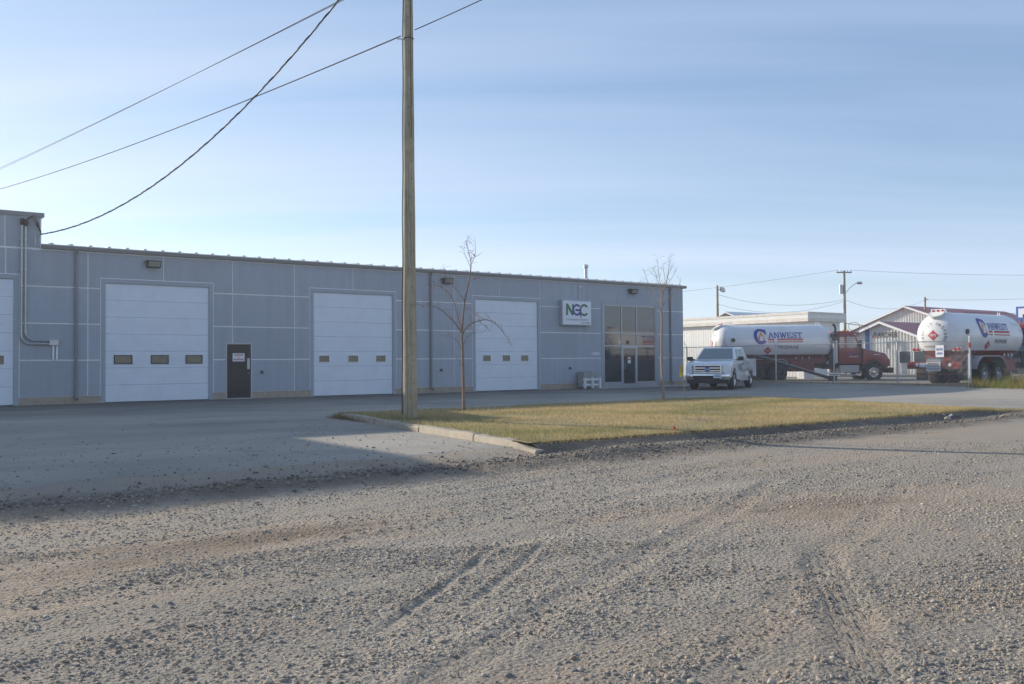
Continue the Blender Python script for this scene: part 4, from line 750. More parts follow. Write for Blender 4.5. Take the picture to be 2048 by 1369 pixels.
# front end
MB().box(.955, .985, -.60, .60, .74, 1.09).build('grille_surround', m_chrome, pk, bevel=.02)
MB().box(.984, .992, -.54, .54, .78, 1.05).build('grille_opening', m_black, pk)
for zz in (.835, .955): MB().box(.991, 1.012, -.53, .53, zz-.03, zz+.03).build('grille_bar', m_chrome, pk, bevel=.008)
MB().lathe([(0, .001), (.0, .1), (.012, .1), (.015, .0)], (1.012, 0, .90), (1, 0, 0), 20).build('badge', m_signblue, pk).scale = (1, 1.15, 1)
pk.children[-1].location = (0, 0, .36); pk.children[-1].scale = (1, 1.25, .6)
text_on(pk, 'Ford', m_paper, (1.031, 0, .90), (0, 1, 0), (0, 0, 1), .10, .002)
for s in (-1, 1):
    MB().hexa([(.90, s*.62, .72), (.985, s*.62, .72), (.93, s*.97, .76), (.60, s*.99, .78)], [(.90, s*.62, 1.06), (.975, s*.62, 1.06), (.88, s*.97, 1.07), (.55, s*.99, 1.08)]).build('headlight', m_hl, pk, bevel=.015)
    MB().box(.78, .95, s*.80-.06, s*.80+.06, .74, .80).build('turn_signal', m_amber, pk)
    MB().lathe([(0, 0), (0, .075), (.02, .085), (.03, .07)], (1.055, s*.70, .60), (1, 0, 0), 14).build('fog_light', m_dark, pk)
    mr = MB(); mr.hexa([(-.55, s*1.02, 1.27), (-.38, s*1.04, 1.27), (-.42, s*1.27, 1.28), (-.56, s*1.27, 1.28)], [(-.55, s*1.02, 1.46), (-.40, s*1.04, 1.46), (-.44, s*1.27, 1.46), (-.56, s*1.27, 1.46)]); mr.tube([(-.6, s*.93, 1.33), (-.5, s*1.05, 1.34)], .035, 6); mr.build('mirror', m_black, pk, bevel=.02)
    for xx in (-1.75, -2.75): MB().box(xx-.12, xx+.02, s*.985, s*1.01, 1.12, 1.16).build('door_handle', m_black, pk)
    for xx in (-.62, -2.02, -3.22): MB().box(xx-.006, xx+.006, s*.976, s*.9815, .5, 1.30).build('door_seam', m_dark, pk)
    MB().tube([(-.75, s*1.0, .38), (-2.95, s*1.0, .38)], .05, 8).build('running_board', m_chrome, pk)
    wheel(pk, (0, s*.84, .40), .40, .27, .62, s, m_chrome, spokes=6); wheel(pk, (-3.68, s*.84, .40), .40, .27, .62, s, m_chrome, spokes=6)
    t_ = 'NGC'; xd = (-1, 0, 0) if s > 0 else (1, 0, 0)
    text_on(pk, 'N', m_green, (-.92 if s > 0 else -1.62, s*.988, .95), xd, (0, 0, 1), .44, .006); text_on(pk, 'G', m_purple, (-1.27, s*.989, .95), xd, (0, 0, 1), .44, .006); text_on(pk, 'C', m_green, (-1.62 if s > 0 else -.92, s*.988, .95), xd, (0, 0, 1), .44, .006)
MB().prism([(.98, .42), (1.06, .46), (1.07, .70), (.98, .73), (.80, .73), (.80, .42)], 'y', -.97, .97).build('front_bumper', m_chrome, pk, smooth=True, bevel=.03)
MB().box(1.062, 1.078, -.62, .55, .46, .63).build('bumper_intake', m_black, pk); MB().box(.75, 1.0, -.9, .9, .28, .43).build('air_dam', m_black, pk)
MB().box(1.079, 1.090, .28, .62, .52, .69).build('licence_plate', m_paper, pk)
pm = MB()
for q_, (w_, h_) in enumerate(((.022, .07), (.03, .06), (.018, .08), (.034, .065), (.02, .07))): pm.box(1.0905, 1.093, .345+q_*.045, .345+q_*.045+w_, .605-h_/2, .605+h_/2)
tag(pm.build('plate_characters', m_signblue, pk), kind='stuff')
MB().box(-5.08, -4.9, -.95, .95, .48, .68).build('rear_bumper', m_chrome, pk, bevel=.03)

def slabfont(ch):   # slab serif capitals, strokes in a unit box of height 1
    S = {'A': [[(0.06, 0), (.40, 1)], [(.40, 1), (.76, 0)], [(.18, .34), (.62, .34)], [(-.04, .045), (.2, .045)], [(.6, .045), (.88, .045)], [(.26, .955), (.46, .955)]],
         'N': [[(.12, 0), (.12, 1)], [(.12, 1), (.70, 0)], [(.70, 0), (.70, 1)], [(-.02, .045), (.28, .045)], [(-.04, .955), (.2, .955)], [(.56, .955), (.84, .955)]],
         'W': [[(.08, 1), (.30, 0)], [(.30, 0), (.52, .9)], [(.52, .9), (.76, 0)], [(.76, 0), (1.0, 1)], [(-.06, .955), (.24, .955)], [(.86, .955), (1.12, .955)], [(.4, .955), (.64, .955)]],
         'E': [[(.12, 0), (.12, 1)], [(0, .06), (.68, .06)], [(0, .94), (.66, .94)], [(.12, .5), (.5, .5)], [(.66, .0), (.66, .28)], [(.64, .74), (.64, 1)], [(.48, .38), (.48, .62)]],
         'S': [arc(.36, .72, .27, .24, 20, 200, 8), arc(.36, .72, .27, .24, 200, 270, 4)+arc(.36, .26, .29, .22, 90, -20, 6), arc(.36, .26, .29, .22, -20, -170, 8), [(.64, .72), (.64, 1)], [(.07, 0), (.07, .3)]],
         'T': [[(.37, 0), (.37, 1)], [(0, .94), (.74, .94)], [(.04, .7), (.04, 1)], [(.70, .7), (.70, 1)], [(.2, .045), (.54, .045)]]}
    return S[ch]
def tank_logo(parent, xc, side, Rr, zc, dirx, k=1.0):
    # wordmark wrapped on the barrel: surface coordinates (a along reading direction, h arc height above axis)
    def fn_off(off):
        def fn(p):
            th = (p[1]+.08)/Rr; return (xc+dirx*p[0], side*(Rr+off)*math.cos(th), zc+(Rr+off)*math.sin(th))
        return fn
    def sub(pts, n=4):
        o = []
        for a, b in zip(pts[:-1], pts[1:]):
            for i in range(n): t = i/n; o.append((a[0]*(1-t)+b[0]*t, a[1]*(1-t)+b[1]*t))
        return o+[pts[-1]]
    def T(pts, ox, oz, s): return [(ox+p[0]*s, oz+p[1]*s) for p in pts]
    mb = MB(); stroke(mb, [(-1.12*k+p[0]*k, .34*k+p[1]*k) for p in arc(0, 0, .33, .42, 38, 318, 30)], .20*k, 0, fn_off(.008)); stroke(mb, sub([(-.84*k, .42*k), (-.84*k, .80*k)]), .09*k, 0, fn_off(.010)); mb.build('letter_c', m_blue, parent, fixn=False)
    mb = MB(); mb.add([fn_off(.010)((-1.10*k+x*k, .02*k+z*k)) for x, z in ((-.16, .0), (.16, .0), (.20, .18), (.1, .38), (0, .66), (-.1, .38), (-.20, .18))], [(0, 1, 2, 3, 4, 5, 6)]); mb.build('flame', m_orange, parent, fixn=False)
    mb = MB(); mb.add([fn_off(.013)((-1.10*k+x*k, .02*k+z*k)) for x, z in ((-.08, .02), (.08, .02), (.09, .16), (0, .40), (-.09, .16))], [(0, 1, 2, 3, 4)]); mb.build('flame_core', m_tank, parent, fixn=False)
    mb = MB(); x = -.66*k
    for ch, adv in (('A', .92), ('N', .96), ('W', 1.2), ('E', .86), ('S', .86), ('T', .8)):
        for ln in slabfont(ch):
            thick = .16 if abs(ln[0][0]-ln[-1][0]) < .9 and abs(ln[0][1]-ln[-1][1]) > .25 else .10
            stroke(mb, sub(T(ln, x, .20*k, .36*k), 2), thick*.36*k, 0, fn_off(.008+.001*random.random()))
        x += adv*.36*k
    mb.build('lettering', m_blue, parent, fixn=False)
    for z0, hh in ((.06, .10), (-.06, .055)):
        mb = MB()
        for a, b in ((-.72, -.36), (-.18, 1.36)):
            n = 4
            mb.quad(fn_off(.008)((a*k, z0*k)), fn_off(.008)((b*k, z0*k)), fn_off(.008)(((b+.03)*k, (z0+hh)*k)), fn_off(.008)(((a+.03)*k, (z0+hh)*k)))
        mb.build('stripe', m_stripe, parent, fixn=False)
    v, f = text_geo('PROPANE', .27*k, .004, 1.05); mb = MB(); mb.add([fn_off(.009)((.50*k+p[0], -.36*k+p[1])) for p in v], f); mb.build('lettering', m_greytext, parent, fixn=False)
    # hazard placard
    mb = MB(); c = (-.72*k, -.56*k); s = .24*k; 
    for q0, q1 in (((0, -1), (1, 0)), ((1, 0), (0, 1)), ((0, 1), (-1, 0)), ((-1, 0), (0, -1))): mb.add([fn_off(.014)((c[0]+a*s, c[1]+b*s)) for a, b in (q0, q1, (0, 0))], [(0, 1, 2)])
    mb.build('hazard_placard', m_stripe, parent, fixn=False)
    v, f = text_geo('1075', .12*k, .002); mb = MB(); mb.add([fn_off(.018)((c[0]+p[0], c[1]+p[1])) for p in v], f); mb.build('placard_number', m_paper, parent, fixn=False)
def tanker(name, label, loc, rz, k=1.0, rear_detail=False):
    t = thing(name, label, 'tanker truck', loc, rz); t.scale = (k, k, k)
    # local: x forward, origin under the front axle; tank from x=-9.3 to -2.1
    Rr, zc, xr, xf = 1.10, 2.34, -9.35, -2.15; dome = .72
    prof = [(0, .0)]+[(dome*(1-math.cos(R(a))), Rr*math.sin(R(a))) for a in range(10, 91, 10)]+[(xf-xr-dome*(1-math.cos(R(a))), Rr*math.sin(R(a))) for a in range(90, 9, -10)]+[(xf-xr, 0)]
    cut = math.asin(.64)      # below this angle the barrel is painted red
    for nm_, keep, mm_ in (('tank', True, m_tank), ('tank_belly', False, m_reddark)):
        me = MB().lathe(prof, (xr, 0, zc), (1, 0, 0), 40, up=(0, 0, 1)).mesh(nm_, mm_); bm = bmesh.new(); bm.from_mesh(me); bmesh.ops.remove_doubles(bm, verts=bm.verts, dist=1e-4)
        bmesh.ops.bisect_plane(bm, geom=bm.verts[:]+bm.edges[:]+bm.faces[:], plane_co=(0, 0, zc-.64*Rr), plane_no=(0, 0, 1), clear_inner=keep, clear_outer=not keep)
        bmesh.ops.recalc_face_normals(bm, faces=bm.faces); bm.to_mesh(me); bm.free()
        for p_ in me.polygons: p_.use_smooth = True
        obj(nm_, me, t)
    for xs_ in (xr+dome, -7.0, -4.35, xf-dome): MB().lathe([(-.012, Rr), (0, Rr+.006), (.012, Rr)], (xs_, 0, zc), (1, 0, 0), 40, up=(0, 0, 1)).build('weld_seam', m_tank, t, smooth=True)
    for s in (-1, 1): tank_logo(t, -5.55, s, Rr, zc, -s if s > 0 else 1)
    # frame, subframe, boxes
    for s in (-1, 1): MB().box(-9.2, 1.0, s*.38-.05, s*.38+.05, .82, 1.10).build('frame_rail', m_frame, t)
    MB().box(-8.9, -2.6, -.62, .62, 1.10, 1.42).build('tank_cradle', m_reddark, t)
    for s in (-1, 1):
        MB().box(-4.9, -3.5, s*.70-.32, s*.70+.32, .62, 1.22).build('equipment_cabinet', m_reddark, t, bevel=.02)
        mb = MB(); [mb.tube([(xx, s*.95, 1.25), (xx, s*1.02, 1.36), (xx, s*1.0, 1.50)], .03, 6) for xx in (-4.6, -4.2, -3.8)]; mb.build('valve_pipes', m_galv, t)
        MB().tube([(-2.45, s*1.02, 1.66), (-2.45, s*1.16, 1.75), (-2.45, s*1.16, 2.62)], .02, 6).build('gauge_pipe', m_dark, t)
        MB().lathe([(0, 0), (0, .13), (.05, .13), (.05, 0)], (-2.45, s*1.14, 2.7), (0, s, 0), 12).build('side_lamp', m_dark, t); MB().lathe([(0, 0), (0, .13), (.05, .13), (.05, 0)], (-8.35, s*1.10, 2.5), (0, s, 0), 12).build('side_lamp', m_dark, t)
        # rear tandem fenders
        a = archpts(-7.05, .55, .80, 165, 90, 8)+archpts(-5.70, .55, .80, 90, 15, 8); mb = MB()
        for p, q in zip(a[:-1], a[1:]):
            mb.hexa([(p[0], s*.66, p[1]), (q[0], s*.66, q[1]), (q[0], s*1.27, q[1]), (p[0], s*1.27, p[1])], [(p[0], s*.66, p[1]+.03), (q[0], s*.66, q[1]+.03), (q[0], s*1.27, q[1]+.03), (p[0], s*1.27, p[1]+.03)])
        mb.build('fender', m_alu, t)
        for xx in (-7.05, -5.70):
            wheel(t, (xx, s*1.0, .53), .53, .56, .56, s, m_alu if rear_detail else m_dark)
        wheel(t, (0, s*1.06, .53), .53, .31, .56, s, m_chrome)
        MB().box(-8.55, -8.50, s*1.0-.28, s*1.0+.28, .25, 1.1).build('mud_flap', m_rubber, t)
    MB().tube([(-7.05, -.9, .53), (-7.05, .9, .53)], .10, 8).build('axle', m_frame, t); MB().tube([(-5.7, -.9, .53), (-5.7, .9, .53)], .10, 8).build('axle', m_frame, t); MB().tube([(0, -1, .53), (0, 1, .53)], .08, 8).build('axle', m_frame, t)
    # cab
    cb_ = [(-.62, 1.06), (-.62, 1.95), (-1.02, 2.78), (-1.22, 2.90), (-2.02, 2.92), (-2.05, 1.02)]
    MB().prism(cb_, 'y', -1.02, 1.02).build('cab', m_red, t, bevel=.05, smooth=True)
    MB().prism([(-1.05, 2.86), (-.72, 2.86), (-.80, 2.93), (-1.15, 2.99), (-2.0, 3.02), (-2.04, 2.9)], 'y', -.96, .96).build('roof_cap', m_red, t, bevel=.03)
    for s in (-1, 1):
        MB().prism([(-.80, 2.02), (-1.10, 2.66), (-1.55, 2.68), (-1.55, 2.02)], 'y', s*1.015, s*1.03).build('door_window', m_windsh, t)
        MB().prism([(-1.68, 2.02), (-1.68, 2.66), (-1.96, 2.66), (-1.96, 2.02)], 'y', s*1.015, s*1.03).build('rear_quarter_window', m_windsh, t)
        MB().box(-1.62, -1.60, s*1.018, s*1.026, 1.1, 2.75).build('door_seam', m_dark, t); MB().box(-.72, -.70, s*1.018, s*1.026, 1.1, 2.0).build('door_seam', m_dark, t)
        text_on(t, 'Canwest', m_blue, (-1.15, s*1.03, 1.66), (-s, 0, 0), (0, 0, 1), .22, .004, .62); text_on(t, 'PROPANE', m_paper, (-1.15, s*1.03, 1.48), (-s, 0, 0), (0, 0, 1), .12, .002, .5)
        mb = MB(); mb.box(-.85, -.72, s*1.08, s*1.26, 1.95, 2.45); mb.tube([(-.8, s*1.0, 2.0), (-.8, s*1.15, 2.05)], .02, 5); mb.build('mirror', m_black, t, bevel=.02)
        # stack
        MB().tube([(-2.20, s*.98, 1.10), (-2.20, s*.98, 2.45)], .13, 14).build('exhaust_shield', m_galv, t, smooth=True); MB().tube([(-2.20, s*.98, 2.45), (-2.20, s*.98, 3.15), (-2.24, s*.98, 3.32), (-2.36, s*.98, 3.42)], .07, 10).build('exhaust_stack', m_dark, t, smooth=True)
        MB().box(-1.98, -.78, s*.72-.28, s*.72+.30, .52, .98).build('fuel_tank', m_alu, t, bevel=.05); MB().box(-1.95, -.85, s*.85, s*1.06, .36, .42).build('step', m_alu, t)
        hp = [(-.62, 1.06)]+archpts(0, .53, .70, 155, 22)+[(.98, .92), (.98, 1.28), (.80, 1.50), (-.62, 1.98)]
        MB().prism(hp, 'y', s*.70, s*1.16).build('front_fender', m_red, t, bevel=.05, smooth=True)
        MB().prism(archpts(0, .53, .76, 160, 15)+archpts(0, .53, .64, 15, 160), 'y', s*1.10, s*1.22).build('fender_flare', m_frame, t)
        MB().hexa([(.90, s*.72, 1.02), (1.02, s*.72, 1.02), (.98, s*1.12, 1.05), (.80, s*1.14, 1.05)], [(.86, s*.72, 1.30), (.98, s*.72, 1.30), (.92, s*1.12, 1.30), (.74, s*1.14, 1.30)]).build('headlight', m_signface, t)
        MB().box(.02, .34, s*1.161, s*1.167, 1.58, 1.62).build('hood_badge', m_paper, t)
    MB().prism([(-.62, 1.0), (1.02, 1.0), (1.05, 1.42), (.92, 1.66), (-.62, 2.02)], 'y', -.74, .74).build('hood', m_red, t, bevel=.08, smooth=True)
    MB().box(1.045, 1.07, -.62, .62, 1.0, 1.5).build('grille', m_chrome, t); MB().box(.9, 1.2, -1.15, 1.15, .50, .82).build('front_bumper', m_frame, t, bevel=.04)
    q = [(-.62, -.90, 1.99), (-.62, .90, 1.99), (-1.0, .88, 2.76), (-1.0, -.88, 2.76)]; mb = MB(); p = inset(q, .03, .97, .05, .95, .012); slab(mb, p, .02); mb.build('windscreen', m_windsh, t)
    for y in (-.7, 0, .7): MB().lathe([(0, .0), (0, .07), (.08, .06), (.10, 0)], (-1.35, y, 3.0), (0, 0, 1), 10).build('beacon', m_amber, t)
    MB().box(-2.6, -2.3, -.95, .95, .75, 1.6).build('deck_plate', m_frame, t); MB().prism([(-2.15, 1.05), (-2.75, 1.05), (-2.15, 1.95)], 'y', -.9, .9).build('cab_guard', m_alu, t)
    # tank top fittings
    for xx in (-8.2, -2.9): MB().tube([(xx-.1, 0, zc+Rr-.02), (xx-.1, 0, zc+Rr+.12), (xx+.1, 0, zc+Rr+.12), (xx+.1, 0, zc+Rr-.02)], .025, 6).build('lifting_eye', m_paper, t)
    # rear end
    nx_, nz_ = -math.cos(R(48)), math.sin(R(48)); mc = Vector((xr+dome*(1-math.cos(R(62)))+.02, 0, zc+Rr*math.sin(R(62))-.03))
    ax = Vector((-.50, 0, .87)).normalized(); MB().lathe([(-.08, .30), (.05, .30), (.05, .36), (.11, .36), (.11, 0)], mc, ax, 20).build('manway_cover', m_siding, t)
    bolts = MB(); u_ = ax.orthogonal().normalized(); w_ = ax.cross(u_)
    for kk in range(16): a = 6.283*kk/16; p = mc+(u_*math.cos(a)+w_*math.sin(a))*.32+ax*.11; bolts.tube([p, p+ax*.035], .022, 6)
    bolts.build('cover_bolts', m_siding, t)
    lb = MB().box(xr+.50, xr+.56, -.34, .34, zc+Rr-.02, zc+Rr+.14).build('light_bar', m_paper, t)
    for y in (-.22, 0, .22): MB().lathe([(0, 0), (0, .055), (.03, .05), (.035, 0)], (xr+.50, y, zc+Rr+.06), (-1, 0, 0), 12).build('marker_light', m_redlens, lb)
    for s in (-1, 1):
        mb = MB().box(xr+.28, xr+.33, s*.98-.20, s*.98+.20, zc-.74, zc-.58); b_ = mb.build('lamp_bracket', m_paper, t)
        for dy_ in (-.1, .1): MB().lathe([(0, 0), (0, .08), (.03, .075), (.035, 0)], (xr+.28, s*.98+dy_, zc-.65), (-1, 0, 0), 12).build('tail_lamp', m_redlens, b_)
    bp = MB().box(xr-.02, xr+.14, -1.28, 1.28, .78, 1.12).build('rear_bumper', m_red, t, bevel=.015)
    for y in (-.78, .78): MB().lathe([(0, 0), (0, .085), (.02, .08), (.02, 0)], (xr-.02, y, .97), (-1, 0, 0), 14).build('reverse_lamp', m_paper, bp)
    for y in (-1.13, -.96, 1.0, 1.15): MB().lathe([(0, 0), (0, .06), (.02, .055), (.02, 0)], (xr-.02, y, .95), (-1, 0, 0), 12).build('tail_lamp', m_redlens, bp)
    MB().box(xr-.035, xr-.021, .36, .66, .86, 1.06).build('bumper_label', m_signface, bp)
    MB().box(xr-.05, xr-.03, -.36, .33, .68, 1.10).build('stop_notice', m_paper, bp)
    for tx, zz, sz, wd in (('THIS VEHICLE', 1.03, .08, .5), ('STOPS', .92, .17, .56), ('AT RAILWAY CROSSINGS', .78, .08, .6)): text_on(bp, tx, m_greytext, (xr-.053, -.015, zz), (0, -1, 0), (0, 0, 1), sz, .003, wd)
    MB().prism([(-.35, 1.12), (.35, 1.12), (.28, 1.30), (-.28, 1.30)], 'x', xr+.02, xr+.3).build('hose_cover', m_alu, t)
    MB().box(xr+.05, xr+.10, -.9, .9, .52, .56).build('under_run_bar', m_red, t)
    # dome graphics: placard, arched name
    def on_dome(y, z, off): rr = min(1.0, math.hypot(y, z)/Rr); return (xr+dome*(1-math.sqrt(1-rr*rr))-off, y, zc+z)
    mb = MB(); 
    for a, b in (((0, -.25), (.25, 0)), ((.25, 0), (0, .25)), ((0, .25), (-.25, 0)), ((-.25, 0), (0, -.25))): mb.add([on_dome(-a[0], a[1], .014), on_dome(-b[0], b[1], .014), on_dome(0, 0, .014)], [(0, 1, 2)])
    mb.build('hazard_placard', m_stripe, t, fixn=False)
    v, f = text_geo('1075', .16, .003); mb = MB(); mb.add([on_dome(-p[0], p[1], .022) for p in v], f); mb.build('placard_number', m_paper, t, fixn=False)
    s_ = 'CANWEST PROPANE'; mb = MB()
    for i_, ch in enumerate(s_):
        if ch == ' ': continue
        a = R(205-230*i_/(len(s_)-1)); v, f = text_geo(ch, .17, .002); c, s2 = math.cos(a-math.pi/2), math.sin(a-math.pi/2)
        mb.add([on_dome(-(math.cos(a)*.56+p[0]*c-p[1]*s2), math.sin(a)*.56-.02+p[0]*s2+p[1]*c, .035) for p in v], f)
    mb.build('lettering', m_greytext, t, fixn=False)
    v, f = text_geo('www.canwestpropane.com', .11, .001); kx = 1.1/2.0; mb = MB(); mb.add([on_dome(-p[0]*.85, -.50+p[1], .03) for p in v], f); mb.build('lettering', m_greytext, t, fixn=False)
    return t
def c2w(xc, yc): p = C2(xc, yc, 0); return p[0], p[1]
x, y = c2w(21.75*56.5/54-.70, 56.5); h1 = math.atan2(R0.y, R0.x)
tanker('tanker_truck', 'red propane tanker truck seen side on behind the fence, cab to the right', (x, y, .02), h1+.02, 1.03)
K2 = 1.035; bl = Vector((42.19, -11.58)); fx = bl.x+.15+9.37*K2
tanker('tanker_truck', 'red propane tanker truck seen from behind, its rounded white tank end by the gate', (fx, bl.y, .07), 0.0, K2, True)

# ------------------------------------------------------------------ fence
fence = thing('chain_link_fence', 'galvanised chain link fence with barbed wire arms across the yard', 'fence', (41.54, 0, 0))
RAIL = 2.18
def post(parent, x, y, arm=(-.25, 0), r=.038, top=RAIL, m=m_galv, name='fence_post'):
    z0 = float(zt(41.54+x, y)); p = MB().tube([(x, y, z0-.05), (x, y, top)], r, 8).build(name, m, parent)
    if arm: MB().tube([(x, y, top-.02), (x+arm[0], y+arm[1], top+.32)], .016, 5).build('barb_arm', m, p)
for y in (3.4, .3, -3.1, -6.72, -10.22): post(fence, 0, y)
MB().tube([(0, 9, RAIL), (0, -13.7, RAIL)], .021, 6).build('top_rail', m_galv, fence)
def netting(parent, x0, y0, x1, y1, z0, z1, name='wire_mesh'):
    d = Vector((x1-x0, y1-y0)); ln = d.length; d /= ln; H = z1-z0; mb = MB(); t = -H; r = .0028
    while t < ln:
        for s in (0, 1):
            a0, a1 = t, t+H; h0, h1 = (0, H) if s == 0 else (H, 0)
            if a0 < 0: h0 = h0+(h1-h0)*(-a0/H); a0 = 0
            if a1 > ln: h1 = h1-(h1-h0)*((a1-ln)/(a1-a0)) if a1 > a0 else h1; a1 = ln
            if a1-a0 > .02: mb.tube([(x0+d.x*a0, y0+d.y*a0, z0+h0), (x0+d.x*a1, y0+d.y*a1, z0+h1)], r, 3, cap=False)
        t += .075
    o = mb.build(name, m_galv, parent); o['kind'] = 'stuff'; return o
netting(fence, 0, 9, 0, -13.7, .12, RAIL-.01)
for k, (dx, dz) in enumerate(((-.07, .09), (-.15, .19), (-.23, .29))): MB().tube([(dx, 9, RAIL+dz), (dx, -13.7, RAIL+dz)], .0022, 3).build('barbed_wire', m_galv, fence)
gp = thing('gate_post', 'thick white gate post with red tape and a pipe clipped to it', 'post', (41.54, -13.75, .1))
MB().tube([(0, 0, -.1), (0, 0, 2.24)], .045, 10).build('post', m_galv, gp, smooth=True); MB().tube([(0, 0, 1.75), (0, 0, 2.0)], .048, 10).build('tape', m_redlens, gp)
MB().tube([(-.10, .04, -.05), (-.12, .03, .5), (-.09, .03, 1.1), (-.10, .02, 1.5)], .016, 6).build('pipe', m_paper, gp)
MB().lathe([(0, .045), (.03, .04), (.06, 0)], (0, 0, 2.24), (0, 0, 1), 10).build('cap', m_galv, gp)
f2 = thing('chain_link_fence', 'short fence run right of the gate post with a white slanted arm', 'fence', (45.4, -11.4, 0))
MB().tube([(0, 0, RAIL), (8, -2.2, RAIL)], .021, 6).build('top_rail', m_galv, f2); p = MB().tube([(3.3, -.9, 0), (3.3, -.9, RAIL)], .035, 8).build('fence_post', m_paper, f2); MB().tube([(3.3, -.9, RAIL-.02), (3.75, -.55, RAIL+.42)], .02, 5).build('barb_arm', m_paper, p)
netting(f2, 0, 0, 8, -2.2, .15, RAIL-.01)
ns = thing('fence_sign', 'white notice sign with blue lettering wired to the chain link fence', 'sign', (41.50, -12.36, 1.72))
MB().box(-.012, 0, -.20, .20, -.28, .28).build('sign_plate', m_paper, ns)
for tx, zz in (('MUSTER', .08), ('AREA', -.11)): text_on(ns, tx, m_signblue, (-.016, 0, zz), (0, -1, 0), (0, 0, 1), .14, .004, .30)
au = thing('grain_auger', 'long dark steel conveyor leaning down in front of the side on tanker', 'conveyor', (0, 0, 0))
xa, ya = c2w(16.9, 53.6); xb, yb = c2w(18.75, 53.0); 
a3 = Vector((*c2w(14.5, 53.8), 1.62)); b3 = Vector((*c2w(18.75, 53.0), .22)); d3 = (b3-a3); MB().tube([a3, b3], .075, 10).build('tube', m_frame, au, smooth=True)
MB().tube([a3+Z0*.10, b3+Z0*.10], .022, 6).build('rail', m_galv, au); MB().box(b3.x-.18, b3.x+.18, b3.y-.18, b3.y+.18, .05, .42).build('intake_box', m_frame, au)
mb = MB(); pm = a3.lerp(b3, .35); mb.tube([pm, Vector((pm.x+.3, pm.y, .08))], .03, 6); mb.tube([pm, Vector((pm.x-.3, pm.y+.3, .08))], .03, 6); mb.build('support_leg', m_frame, au)
# weeds by the gate and along the fence foot
n = 15000; X = 40.3+rng.uniform(0, 1, n)**.8*9; Y = -14.1-rng.uniform(0, 1, n)*3.2; hv = np.clip(fbm(X*1.1, Y*1.1, 3, 55)*2.2-.35, .12, 1); kp = rng.uniform(0, 1, n) < hv+.15; X, Y, hv = X[kp], Y[kp], hv[kp]
tt = np.clip(fbm(X*.8+9, Y*.8, 3, 56)*2.2-.6+rng.normal(0, .2, len(X)), 0, 1)[:, None]
blades('tall_weeds', X, Y, zt(X, Y)+.02, hv*rng.uniform(.25, .85, len(X)), rng.uniform(.008, .02, len(X)), (np.array((.20, .23, .05))*(1-tt)+np.array((.46, .34, .13))*tt)*rng.uniform(.7, 1.2, (len(X), 1)), 1.1)
tuft_patch('fence_foot_grass', 3500, lambda n: 41.4+rng.normal(0, .35, n), lambda n: rng.uniform(-13.5, 6, n), lambda X, Y: zt(X, Y), .04, .25, (.25, .20, .11), (.36, .30, .17), .010, .7)

# ------------------------------------------------------------------ buildings and poles behind
wh = thing('warehouse', 'long low white ribbed metal warehouse with weathered flat fascia', 'building', (56.85, 5.56, .1))
def ribbed(parent, name, p0, p1, z0, z1f, m, pitch=.3, dep=.03, out=1):
    # vertical ribbed sheet between two plan points; z1f(t) gives top
    p0 = Vector(p0); p1 = Vector(p1); d = p1-p0; ln = d.length; d /= ln; nn = Vector((d.y, -d.x))*out; n = int(ln/pitch); mb = MB(); pr = []
    for i in range(n):
        a = i*ln/n; w = ln/n
        pr += [(a, 0), (a+w*.62, 0), (a+w*.68, dep), (a+w*.94, dep)]
    pr.append((ln, 0)); b = 0
    for (a, o_) in pr: q = p0+d*a+nn*o_; mb.v += [(q.x, q.y, z0), (q.x, q.y, z1f(a/ln))]
    for i in range(len(pr)-1): mb.f.append((2*i, 2*i+2, 2*i+3, 2*i+1))
    return mb.build(name, m, parent, fixn=False)
MB().box(.35, 4.3, .3, 30, 0, 4.3).build('core', m_siding, wh)
ribbed(wh, 'wall_sheet', (.3, 30), (.3, .3), 0, lambda t: 4.2, m_siding, .26, .009, 1); MB().box(.3, 4.3, .22, .298, 0, 4.25).build('end_wall', m_siding, wh)
MB().box(0, 4.75, 0, 30.3, 4.25, 4.32).build('soffit', m_fascia, wh)
for z0, z1, mm, off in ((4.1, 4.37, m_fascia, .02), (4.37, 4.62, m_siding, 0), (4.62, 4.80, m_fascia, .03)): MB().box(-off, 4.75+off, -off, 30.3, z0+.001, z1).build('fascia_board', mm, wh)
def gable(name, label, X0, Yc, a, zr, ze, length, hipz=None):
    t = thing(name, label, 'building', (X0, Yc, .1)); ov = .45
    MB().prism([(-a, 0), (a, 0), (a, ze-.12), (0, zr-.12), (-a, ze-.12)], 'x', .05, length).build('walls', m_siding, t)
    mb = MB(); n = int(2*a/.28)
    for i in range(n):
        y = -a+(i+.5)*2*a/n; zz = ze+(zr-ze)*(1-abs(y)/a)-.16; MB().box(-.03, .049, y-.035, y+.035, 0, zz).build('siding_rib', m_siding, t)
    sl = (zr-ze)/a
    for s in (-1, 1):
        MB().hexa([(-ov, 0, zr-.06), (length, 0, zr-.06), (length, s*(a+.5), ze-.5*sl-.06), (-ov, s*(a+.5), ze-.5*sl-.06)], [(-ov, 0, zr), (length, 0, zr), (length, s*(a+.5), ze-.5*sl), (-ov, s*(a+.5), ze-.5*sl)]).build('roof', m_redroof, t)
        MB().hexa([(-ov-.03, 0, zr-.20), (-ov, 0, zr-.20), (-ov, s*(a+.5), ze-.5*sl-.20), (-ov-.03, s*(a+.5), ze-.5*sl-.20)], [(-ov-.03, 0, zr+.01), (-ov, 0, zr+.01), (-ov, s*(a+.5), ze-.5*sl+.01), (-ov-.03, s*(a+.5), ze-.5*sl+.01)]).build('barge_board', m_paper, t)
    return t
ar = gable('gabled_office', 'white sided gabled building with red roof and ARCHER lettering', 72.3, 8.98, 5.2, 4.55, 2.55, 13)
